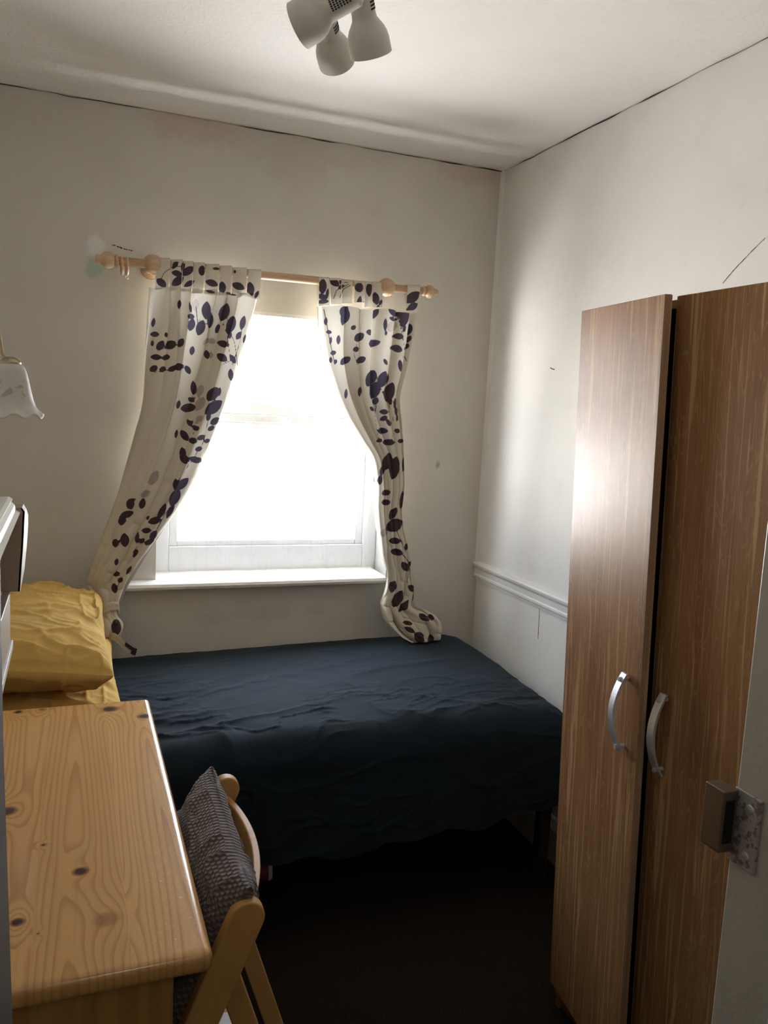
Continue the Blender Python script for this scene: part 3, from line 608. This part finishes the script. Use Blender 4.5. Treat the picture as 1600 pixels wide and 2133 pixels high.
top = 1-sstep(0, r*1.2, d2)
Z = Z-drop+(wr+wr3)*top; Y = Y-(wr2+(wr+wr3)*(1-top)*.6)*(db/d); X = X+(wr2*.6)*(da/d)
V = np.stack([X, Y, np.minimum(Z, .75)], -1).reshape(-1, 3)
o = mesh('bed_cover', V, gridF(nx, ny), M['navy'], None, True)
tag(o, 'dark navy cotton cover spread over the bed and hanging down its side', 'bed cover')

# pillows
def pillow(label, c, ax_u, ax_v, hu, hv, th, seed, up=(0, 0, 1), name='yellow_pillow', m='mustard', wr=1., sag=None, uvs=False):
    n = 130; u = np.linspace(-1, 1, n); U, Vv = np.meshgrid(u, u)
    cu = np.sign(U)*np.abs(U)**.85; cv = np.sign(Vv)*np.abs(Vv)**.85
    ex = cu*hu*(1-.05*(1-cv**2)); ey = cv*hv*(1-.05*(1-cu**2))
    prof = (np.clip(1-np.abs(cu)**2.6, 0, 1)*np.clip(1-np.abs(cv)**2.6, 0, 1))**.42
    edge = np.maximum(np.abs(cu), np.abs(cv))
    wk = wr*(.008*ridge(U*1.3+Vv*.8+seed, Vv*5-U*1.2+seed, 3)+.004*ridge(U*2+seed, Vv*11+U*2, 3)+.010*ridge(U*5+seed*2, Vv*3.0+seed, 4)*sstep(.55, .95, edge)+.010*(fbm(U*2+seed, Vv*2+seed)-.5))
    au, av, up = np.asarray(ax_u, float), np.asarray(ax_v, float), np.asarray(up, float)
    P = []; UVs = []
    for sg in (1, -1):
        h = sg*(th/2*prof+wk*np.clip(prof*2, 0, 1))
        Q = np.asarray(c)+ex[..., None]*au+ey[..., None]*av+h[..., None]*up
        if sag is not None: Q = sag(Q, cu, cv)
        P.append(Q.reshape(-1, 3)); UVs.append(np.stack([ex, ey], -1).reshape(-1, 2)+.5)
    V = np.concatenate(P); F = gridF(n, n)+[tuple(reversed(f)) for f in gridF(n, n, n*n)]
    # sew the rims together
    rim = [i for i in range(n)]+[j*n+n-1 for j in range(1, n)]+[(n-1)*n+i for i in range(n-2, -1, -1)]+[j*n for j in range(n-2, 0, -1)]
    for p, q in zip(rim, rim[1:]+rim[:1]): F.append((q, p, p+n*n, q+n*n))
    o = mesh(name, V, F, M[m], None, True, None, np.concatenate(UVs) if uvs else None)
    o['label'] = label; o['category'] = 'pillow' if m == 'mustard' else 'cushion'
    if m == 'mustard': o['group'] = 'mustard pillows on the bed'
    return o
pillow('lower mustard yellow pillow, mostly hidden under the other one', (-1.588, -.40, .655), (1, 0, 0), (0, 1, 0), .225, .34, .11, 2.3)
def sg(Q, cu, cv):
    return Q
ct, st = math.cos(.10), math.sin(.10)
pillow('upper mustard yellow pillow lying on top of the other at the bed head', (-1.625, -.43, .796), (ct, 0, -st), (0, 1, 0), .235, .355, .17, 5.1, (st, 0, ct), wr=1.7)

# ------------------------------------------------------------------ desk
DXR, DYF, DYN, DZ = -1.318, -.893, -1.822, .75
DXL = XL+.006
desk = thing('pine_desk', 'glossy knotty pine desk along the left wall', 'desk', (-1.58, -1.36, 0))
def slab(name, x0, x1, y0, y1, z, th, rr, m, parent, ringf):
    def ax(p, q, n):
        c = np.linspace(p+rr, q-rr, n); e = np.concatenate([np.linspace(0, PI/2*rr, 7)[1:], [PI/2*rr+(th-2*rr)], PI/2*rr+(th-2*rr)+np.linspace(0, PI/2*rr, 5)[1:]])
        return np.concatenate([p+rr-e[::-1], c, q-rr+e])
    a = ax(x0, x1, 150); b = ax(y0, y1, 260); A, B = np.meshgrid(a, b)
    da = np.where(A < x0+rr, A-(x0+rr), np.where(A > x1-rr, A-(x1-rr), 0)); db = np.where(B < y0+rr, B-(y0+rr), np.where(B > y1-rr, B-(y1-rr), 0))
    d = np.maximum(np.abs(da), np.abs(db)); nrm = np.hypot(da, db)+1e-9
    s1 = PI/2*rr; s2 = s1+th-2*rr
    outw = np.where(d < s1, rr*np.sin(np.minimum(d, s1)/rr), np.where(d < s2, rr, rr*np.cos((d-s2)/rr)))
    drop = np.where(d < s1, rr*(1-np.cos(np.minimum(d, s1)/rr)), np.where(d < s2, rr+(d-s1), rr+th-2*rr+rr*np.sin((np.maximum(d, s2)-s2)/rr)))
    X = np.clip(A, x0+rr, x1-rr)+outw*da/nrm; Y = np.clip(B, y0+rr, y1-rr)+outw*db/nrm; Z = z-drop
    V = np.stack([X, Y, Z], -1).reshape(-1, 3); nb = len(V)
    F = gridF(len(a), len(b)); bx, bf = boxvf(x0+rr, x1-rr, y0+rr, y1-rr, z-th, z-th+.001, nb); V = np.concatenate([V, np.array(bx)]); F += bf
    return mesh(name, V, F, m, parent, True, ringf(V[:, 0], V[:, 1], V[:, 2]))
KN = [at(x, y, 'z', DZ)[:2].tolist()+[s, k] for (x, y, s, k) in ((228, 1477, .013, 1.), (300, 1492, .010, 1.), (38, 1483, .007, 1.2), (88, 1478, .008, .8), (168, 1815, .0085, 1.4), (36, 1921, .007, 1.3), (222, 1915, .016, .72), (14, 1690, .012, 1.2), (90, 1760, .003, 1.), (80, 1945, .002, 1.))]
EDG = [-1.318, -1.42, -1.535, -1.64, -1.745, -1.86]
def pine_rings(x, y, z):
    ring = np.zeros(x.shape); bd = np.zeros(x.shape)
    yy = y+.35*z
    for k in range(5):
        sel = (x <= EDG[k]) & (x > EDG[k+1]) if k else (x > EDG[1])
        w = EDG[k]-EDG[k+1]; xc = (EDG[k]+EDG[k+1])/2+w*(.25, -.05, .3, -.2, .1)[k]
        xs = (x-xc)/w; r = np.sqrt((xs*1.0)**2+.03)*(13, 15, 12, 14, 12)[k]+yy*(2.4, 3.0, -2.0, 2.6, 2.)[k]+k*.37+1.6*(fbm(x*7+k*5, yy*1.4)-.5)+.7*(vn(x*70, yy*1.6)-.5)
        ring = np.where(sel, r, ring); bd = np.where(sel, (.1, .75, .3, .6, .2)[k], bd)
    kn = np.zeros(x.shape)
    for (kx, ky, s, kk) in KN:
        s = s*1.25
        ex = (x-kx)/s; ey = (y-ky)/(s*.95); q = np.hypot(ex, ey)
        infl = np.exp(-(np.hypot((x-kx)/(s*2.2), (y-ky)/(s*5)))**2)
        ring = ring*(1-infl*.6)+infl*.6*(q*.8)
        kn = np.maximum(kn, np.clip(1.45-q*.75, 0, 1)*min(kk, 1.0)*(1 if kk >= 1 else .85))
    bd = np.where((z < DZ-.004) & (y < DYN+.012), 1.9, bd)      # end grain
    return {'ring': ring, 'knot': kn, 'board': bd}
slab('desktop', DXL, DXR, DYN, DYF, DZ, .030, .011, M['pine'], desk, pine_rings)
box('end_panel', (DXL+.01, DXR-.045, DYN+.035, DYN+.055, 0, DZ-.030), M['pine_v'], desk, .002)
box('end_panel', (DXL+.01, DXR-.045, DYF-.055, DYF-.035, 0, DZ-.030), M['pine_v'], desk, .002)
box('back_rail', (DXL+.01, DXL+.03, DYN+.055, DYF-.055, .45, DZ-.030), M['pine_v'], desk, .002)
box('apron', (DXR-.075, DXR-.055, DYN+.055, DYF-.055, DZ-.10, DZ-.030), M['pine_v'], desk, .002)

# ------------------------------------------------------------------ folding chair and cushion
chair = thing('folding_chair', 'varnished wooden folding chair tucked against the desk', 'chair', (-1.42, -1.58, 0))
LEAN = .41
CTOP = .757
PN = at(523, 1872, 'z', CTOP-.0); PF = at(477, 1616, 'z', CTOP)
Y0, Y1 = PN[1], PF[1]
cxl = lambda y: PN[0]+(PF[0]-PN[0])*(y-Y0)/(Y1-Y0)-.006
def post(y, name='back_post'):
    topz = CTOP-.024; n = 13; r_ = .025; c = np.array([cxl(y), y, topz]); dn = np.array([-LEAN, 0, -1.]); dn /= np.linalg.norm(dn); sd = np.array([dn[2], 0, -dn[0]])*-1
    out = [c+r_*(math.cos(q)*sd-math.sin(q)*dn) for q in np.linspace(0, PI, n)]
    bot = c+dn*(topz/abs(dn[2])); out += [bot-sd*r_, bot+sd*r_]
    k = len(out); V = [p+np.array([0, s, 0]) for s in (-.011, .011) for p in out]
    F = [tuple(range(k))[::-1], tuple(range(k, 2*k))]+[(i, (i+1) % k, (i+1) % k+k, i+k) for i in range(k)]
    V = np.array(V); V[:, 2] = np.maximum(V[:, 2], 0)
    return bev(mesh(name, V, F, M['beech'], chair), .003)
post(Y0); post(Y1)
for y in (Y0+.024, Y1-.024):
    V, F = barvf((cxl(y)-.040, y, .685), (cxl(y)+.185, y, .004), (1, 0, .4), .034, .020); bev(mesh('rear_leg', V, F, M['beech'], chair), .003)
def slat(zc, h, bow, name='back_slat'):
    n = 24; V = []
    for i, s in enumerate(np.linspace(-1, 1, n)):
        y = (Y0+Y1)/2+s*(Y1-Y0)/2*.97; bx = bow*(1-s*s)
        for (dx, dz) in ((-.006, -h/2), (.006, -h/2), (.006, h/2), (-.006, h/2)):
            z = zc+dz; x = cxl(y)-LEAN*(CTOP-.024-z)+.004+bx+dx; V.append((x, y, z))
    F = gridF(4, n, 0, True)+[(3, 2, 1, 0), tuple(range(4*n-4, 4*n))]
    return bev(mesh(name, V, F, M['beech'], chair), .002)
slat(.690, .065, .035); slat(.570, .05, .03)
V, F = joinvf([boxvf(-1.66, -1.243, Y0+.05, Y1-.05, .425, .445)])
bev(mesh('seat', V, F, M['beech'], chair), .006)
V, F = tubevf([(cxl(Y0)-.125, Y0, .415), (cxl(Y1)-.125, Y1, .415)], .008); mesh('seat_rod', V, F, M['steel'], chair, True)
V, F = tubevf([(cxl(Y0)+.158, Y0+.03, .05), (cxl(Y1)+.158, Y1-.03, .05)], .011); mesh('stretcher', V, F, M['beech'], chair, True)
# cushion: leaning against the back of the chair
th_ = math.atan(.41); ym = (Y0+Y1)/2
au_ = np.array([PF[0]-PN[0]-.030, Y1-Y0, 0]); au_ /= np.linalg.norm(au_)
vu = np.array([math.sin(th_), 0, math.cos(th_)]); nn = np.array([-math.cos(th_), 0, math.sin(th_)])
cc = np.array([cxl(ym)+.020, ym+.005, .765])-vu*.172+nn*.03
pillow('dark brown waffle-textured cushion propped on the wooden folding chair', cc, au_, vu, .200, .170, .095, 8.2, nn, 'waffle_cushion', 'waffle', .8, None, True)
# white disc of card on the seat
dc = at(464, 2153, 'z', .449)
disc = thing('card_disc', 'white printed card disc on the folding chair seat', 'disc', (dc[0], dc[1], .4455))
lathe_o('disc', [(0, .012), (.0015, .012), (.0018, .048), (.0005, .049), (0, .049), (0, .012)], (dc[0], dc[1], .4455), (0, 0, 1), M['paper'], disc, 40)
V = []; F = []
for k in range(2):
    v, f = boxvf(dc[0]+.022+k*.008, dc[0]+.025+k*.008, dc[1]-.006, dc[1]+.026, .4470, .4476, len(V)); V += v; F += f
mesh('print', V, F, M['ink'], disc)

# ------------------------------------------------------------------ wardrobe
Pb = np.array([-.378, -1.2304, .065]); TILT = math.atan(.0393)
WZ = 1.684; WY0, WY1 = -1.2304, -1.832
ward = thing('wardrobe', 'oak-effect two-door wardrobe against the right wall, left door ajar', 'wardrobe', (-.378, -1.53, 0))
ct2 = .0
xf = -.362                                              # carcass front; doors stand in front of it
boxes('carcass', [(xf, -.012, WY1+.004, WY1+.020, .0, WZ-.004), (xf, -.012, WY0-.020, WY0-.004, 0, WZ-.004), (xf, -.012, WY1+.02, WY0-.02, WZ-.020, WZ-.004), (xf, -.012, WY1+.02, WY0-.02, .065, .081), (-.018, -.012, WY1+.02, WY0-.02, .07, WZ-.02)], M['oak'], ward)
box('plinth', (xf+.008, xf+.022, WY1+.02, WY0-.02, 0, .063), M['oak_dark'], ward)
def handle(parent, x, y, z0, z1):
    zc = (z0+z1)/2; hh = (z1-z0)/2; n = 26; V = []
    for s in np.linspace(-1, 1, n):
        px_ = x-.010-.026*(1-s*s); z = zc+s*hh*1.1; w = .009
        tx = .052*s/(hh*1.1); nl = math.hypot(1, tx); nx_, nz_ = -1/nl, tx/nl*-1
        for (sy, so) in ((-1, 0), (1, 0), (1, .006), (-1, .006)): V.append((px_+so*-nx_*-1*(-1), y+sy*w, z))
    F = gridF(4, n, 0, True)+[(3, 2, 1, 0), tuple(range(4*n-4, 4*n))]
    parts = [(V, F)]
    for s in (-.86, .86):
        z = zc+s*hh*1.1; parts.append(lathe([(0, 0), (0, .0045), (.024, .0045), (.024, 0)], (x+.002, y, z), (-1, 0, 0), 12))
    V, F = joinvf(parts); return mesh('handle', V, F, M['steel'], parent, False)
DW = .302; TH = .016
# right door (closed)
d2_ = box('door', (-.378, xf-.001, WY1, WY0-DW-.003, .065, WZ), M['oak'], ward, .0015)
box('edge_strip', (-.3785, xf-.0015, WY0-DW-.0033, WY0-DW-.0026, .066, WZ-.001), M['oak_edge'], d2_)
handle(d2_, -.378, WY0-DW-.045, .775, .925)
# left door, hinged at its far edge, ajar
hinge = bpy.data.objects.new('door', None); COL.objects.link(hinge); hinge.parent = ward; hinge.empty_display_size = .05
hinge.location = (-.378-ward.location[0], WY0-ward.location[1], 0)
DL = .320
dpan = box('door_panel', (-.378, xf-.001, WY0-DL, WY0, .065, WZ), M['oak'], hinge, .0015)
box('edge_strip', (-.3785, xf-.0005, WY0-DL-.0006, WY0-DL+.0002, .066, WZ-.001), M['oak_edge'], hinge)
handle(hinge, -.378, WY0-DL+.046, .795, .945)
hinge.rotation_euler = (0, 0, -.125)
hinge['label'] = 'left door, standing slightly open'
# the whole wardrobe leans a little into the room on the sloping floor
ward.rotation_euler = (0, -TILT, 0)

# ------------------------------------------------------------------ doorway
dr = bpy.data.objects.new('door_1', None); COL.objects.link(dr); dr.location = (DX1, YF, 0); struct(dr, 'painted door frame with a lock keep')
boxes('door_jamb', [(DX1, DX1+.03, YF-.14, YF, 0, 2.0)], M['cream_gloss'], dr, .002)
boxes('door_stop', [(DX1-.012, DX1, YF-.14, YF-.075, 0, 2.0)], M['cream_gloss'], dr, .002)
jb = [(0, -1.505), (.837, -1.5245), (1.0, -1.5275), (1.21, -1.5318), (1.42, -1.5335), (1.58, -1.5385), (2.0, -1.552)]
V = []
for (z, x) in jb: V += [(DX0-.05, YF-.14, z), (x-.003, YF-.14, z), (x, YF, z), (DX0-.05, YF, z)]
mesh('door_jamb', V, gridF(4, len(jb), 0, True)+[(3, 2, 1, 0), tuple(range(4*len(jb)-4, 4*len(jb)))], M['shaded_jamb'], dr)['label'] = 'door jamb on the left, shade put into its dark grey colour'
boxes('door_head', [(DX0-.03, DX1+.03, YF-.14, YF, 2.0, 2.03)], M['cream_gloss'], dr, .002)
kz0, kz1 = 1.022, 1.098
m = mat('chipped white keep', (.6, .58, .56), .4, .3); t = NT(m); n = t.noise(t.obj(), 120, 3, .6)
t.l(t.mix(t.mapr(n, .52, .6), (.50, .47, .46), (.22, .19, .18)), t.b.inputs['Base Color']); M['keep'] = m; M['keep_box'] = mat('tarnished keep', (.20, .155, .12), .35, .6)
kp = box('lock_keep', (DX1-.0035, DX1, YF-.034, YF-.001, kz0, kz1), M['keep'], dr, .001)
kx0 = DX1-.021
box('keep_box', (kx0, DX1-.002, YF-.006, YF+.020, kz0+.010, kz1-.002), M['keep_box'], kp, .0015)
box('keep_slot', (kx0+.003, DX1-.007, YF-.0068, YF-.0055, kz0+.020, kz1-.012), M['black'], kp)
for z in (kz0+.014, kz1-.014):
    lathe_o('screw', [(0, 0), (0, .0048), (.0012, .004), (.0018, 0)][::-1], (DX1-.0035, YF-.022, z), (-1, 0, 0), M['steel'], kp, 14)

# ------------------------------------------------------------------ wall shelf, left
sh = thing('wall_shelf', 'white wall shelf with moulded top rail, cut off at the left of the photo', 'shelf', (XL, -1.3, 1.1))
ys_n, ys_f = -1.06, -.96
nearp = [at(x, y, 'y', ys_n) for (x, y) in ((46, 1058), (52, 1066), (51, 1085), (50, 1110), (48, 1145), (45, 1185), (42, 1232))]
farp = [at(x, y, 'y', ys_f) for (x, y) in ((49, 1050), (55, 1060), (58.5, 1072), (58.5, 1095), (56, 1135), (51, 1185), (42.5, 1232))]
V = []
for (a_, b_) in zip(nearp, farp):
    V += [(XL+.001, ys_n, a_[2]), a_, b_, (XL+.001, ys_f, b_[2])]
F = gridF(4, len(nearp), 0, True)+[(0, 1, 2, 3), tuple(range(4*len(nearp)-4, 4*len(nearp)))[::-1]]
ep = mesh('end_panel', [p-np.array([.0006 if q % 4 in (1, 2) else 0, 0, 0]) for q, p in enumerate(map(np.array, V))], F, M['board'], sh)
V2 = []
for (a_, b_) in zip(nearp, farp): V2 += [a_-np.array([.004, 0, 0]), a_, b_, b_-np.array([.004, 0, 0])]
mesh('front_edge', V2, gridF(4, len(nearp), 0, True)+[(0, 1, 2, 3), tuple(range(4*len(nearp)-4, 4*len(nearp)))[::-1]], M['white'], ep)['label'] = 'white painted front edge'
q0 = at(40, 1062, 'y', ys_n); zt = q0[2]
mp = [(-.25, -.012), (-.006, -.012), (0, -.010), (.002, -.005), (-.006, 0), (-.008, .010), (-.014, .016), (-.012, .022), (-.018, .026), (-.25, .026)]
sweep(mp, (q0[0], -1.80, zt), (q0[0], ys_n, zt), sh, 'top_rail', M['white'], (1, 0, 0))
q1 = at(26, 1338, 'y', ys_n)
box('lower_board', (XL+.001, q1[0], -1.80, ys_n+.02, q1[2]-.018, q1[2]), M['white'], sh, .002)
box('end_panel', (XL+.001, q0[0]-.03, -1.80, -1.78, q1[2], zt), M['white'], sh, .002)
q2 = at(21, 1232, 'y', ys_n+.0)
fr = thing('silver_frame', 'thin silver framed panel standing on the lower shelf at the left', 'frame', (q2[0]-.012, -1.13, q1[2]))
box('frame', (q2[0]-.014, q2[0], -1.30, ys_n+.0, q1[2], q2[2]), M['silver'], fr, .0015)
box('backing', (q2[0]-.018, q2[0]-.0141, -1.29, ys_n-.01, q1[2]+.01, q2[2]-.006), M['black'], fr)

# ------------------------------------------------------------------ wall lamp
lc_ = at(21, 760, 'y', -1.15); lx, ly, lz = lc_[0], -1.15, at(21, 760, 'y', -1.15)[2]
lamp = thing('wall_lamp', 'wall lamp with frosted bell glass shade and brass collar', 'lamp', (XL, ly, lz+.05))
rim_z = at(60, 868, 'y', -1.15)[2]
Hs = lz-rim_z; n = 72; prof = [(0, .0175), (.04, .0215), (.12, .0250), (.25, .0280), (.45, .0318), (.65, .0358), (.80, .0405), (.90, .0460), (.96, .0510), (1.0, .0550)]
V = []; et = []
fine = np.linspace(0, 1, 34)
for h in fine:
    rr = np.interp(h, [p[0] for p in prof], [p[1] for p in prof])
    for k in range(n):
        a_ = 2*PI*k/n; dz = .004*math.cos(9*a_)*sstep(.8, 1, h); V.append((lx+rr*math.cos(a_), ly+rr*math.sin(a_), lz-h*Hs+dz)); et.append(float(sstep(.25, .4, h)*(1-sstep(.62, .75, h))))
shd = mesh('lamp_shade', V, gridF(n, len(fine), 0, True), M['frosted'], lamp, True, {'etch': et})
so = shd.modifiers.new('glass', 'SOLIDIFY'); so.thickness = .0025
lathe_o('collar', [(-.004, 0), (-.004, .0185), (.009, .0185), (.011, .0170), (.015, .0130), (.018, .0060), (.018, 0)], (lx, ly, lz-.004), (0, 0, 1), M['brass'], lamp)
arm = crom([(lx-.006, ly, lz+.008), (lx-.013, ly, lz+.020), (lx-.0165, ly, lz+.040), (lx-.022, ly, lz+.062), (lx-.045, ly, lz+.085), (lx-.09, ly, lz+.085), (lx-.15, ly, lz+.06), (XL+.014, ly, lz+.04)], np.linspace(0, 1, 40))
tube('arm', arm, .0045, M['brass'], lamp, 10)
lathe_o('back_plate', [(0, 0), (0, .045), (.008, .043), (.014, .030), (.018, 0)], (XL, ly, arm[-1][2]), (1, 0, 0), M['brass'], lamp)

# ------------------------------------------------------------------ ceiling spotlights
cx, cy = -.93, -1.13
sf = thing('ceiling_spotlight', 'cream three-headed spotlight fitting on the ceiling', 'ceiling light', (cx, cy, H))
lathe_o('ceiling_plate', [(0, 0), (0, .075), (.010, .075), (.022, .06), (.026, 0)], (cx, cy, H), (0, 0, -1), M['spot_white'], sf, 40)
def head(M_, R_, rm=.042, rn=.0235, flare=.45):
    M_ = np.asarray(M_); R_ = np.asarray(R_); d = R_-M_; L = np.linalg.norm(d); d /= L
    f = .062
    prof = [(.004, rm-.004), (0, rm-.002), (0, rm), (.024, rm*.985), (.036, rm*.93), (.046, rm*.83), (.054, rn+.006), (f, rn+.001), (f+.008, rn), (L-.006, rn), (L, rn-.006), (L, 0)]
    inner = [(.05, 0), (.05, rm*.6), (.03, rm*.85), (.004, rm-.004)]
    h = lathe_o('spot_head', inner+prof[1:], M_, d, M['spot_white'], sf, 40)
    u, v, _ = frame_of(d); V = []; F = []; side = np.array([-.75, -.55, -.35]) if M_[0] < -1.02 else np.array([.75, -.35, -.1]); a0 = math.atan2(side @ v, side @ u)
    for j in range(9):
        hh = f+.016+j*.006
        if hh > L-.012: break
        for i in range(8):
            for half in (0,):
                a_ = a0+(i-3.5)*.16; 
                p = M_+d*hh+(rn+.0002)*(math.cos(a_)*u+math.sin(a_)*v); e1 = -math.sin(a_)*u+math.cos(a_)*v; nr = math.cos(a_)*u+math.sin(a_)*v; b0 = len(V)
                for sn in (0, .0006):
                    for (q, w) in ((-1, -1), (1, -1), (1, 1), (-1, 1)): V.append(p+e1*.0013*q+d*.0017*w+nr*sn)
                F += [(b0+4, b0+5, b0+6, b0+7)]+[(b0+k_, b0+(k_+1) % 4, b0+(k_+1) % 4+4, b0+k_+4) for k_ in range(4)]
    mesh('vent_slots', V, F, M['black'], h)
    c0 = M_+d*(L*.72); k0 = np.array([cx+.02*np.sign(c0[0]-cx), cy, H-.02])
    tube('spot_arm', [c0, c0*.5+k0*.5+np.array([0, 0, .0]), k0], .006, M['spot_white'], sf, 10)
    return h
def ats(px, py, dist):
    d = CF+(px-800)/F_PX*CR-(py-1066.5)/F_PX*CU; return CAM+dist*d/np.linalg.norm(d)
head(ats(622, 54, 1.80), ats(748, -18, 1.77))
head(ats(702, 130, 2.00), ats(676, 38, 1.94), .040)
head(ats(773, 113, 1.84), ats(750, -12, 1.82))

# ------------------------------------------------------------------ small things
nl = at(1155, 770, 'x', 0)
nail = thing('wall_nail', 'small bent nail in the right wall', 'nail', tuple(nl))
V, F = tubevf([nl+np.array([.004, 0, .0]), nl+np.array([-.010, 0, .002]), nl+np.array([-.014, .004, .006])], .0014, 8); mesh('nail', V, F, M['black_metal'], nail, True)
cr = at(1117, 1830, 'z', .004)
V, F = lathe([(0, 0), (.001, .005), (.004, .006), (.008, .004), (.009, 0)], (cr[0], cr[1], 0), (.1, 0, 1), 10)
tag(mesh('paper_scrap', V, F, M['paper'], None, True), 'tiny white scrap on the carpet by the bed leg', 'scrap')
ub = at(545, 1812, 'z', .035)
bt = thing('plastic_bottle', 'small white bottle with a reddish label lying under the bed', 'bottle', (ub[0], ub[1], .033))
lathe_o('bottle_body', [(0, 0), (0, .030), (.01, .033), (.055, .033), (.07, .022), (.075, .013), (.085, .013), (.085, 0)][::1], (ub[0]+.03, ub[1], .033), (-1, .1, 0), M['paper'], bt, 24)
lathe_o('bottle_label', [(.012, .0332), (.012, .0338), (.05, .0338), (.05, .0332)], (ub[0]+.03, ub[1], .033), (-1, .1, 0), mat('red label', (.25, .05, .04), .5), bt, 24)

# fill light added on the landing behind the camera, with a made-up fitting
hl = thing('landing_fill', 'unseen fill light added on the landing ceiling outside the door', 'ceiling light', (-1.3, -3.5, H))
lathe_o('fill_light_base', [(0, 0), (0, .06), (.02, .055), (.03, 0)], (-1.3, -3.5, H), (0, 0, -1), M['white'], hl)
ll = bpy.data.lights.new('landing_fill_light', 'POINT'); ll.energy = FILL_W; ll.color = (1, .93, .84); ll.shadow_soft_size = .08
lo2 = bpy.data.objects.new('landing_fill_light', ll); lo2.location = (0, 0, -.14); lo2.parent = hl; COL.objects.link(lo2)
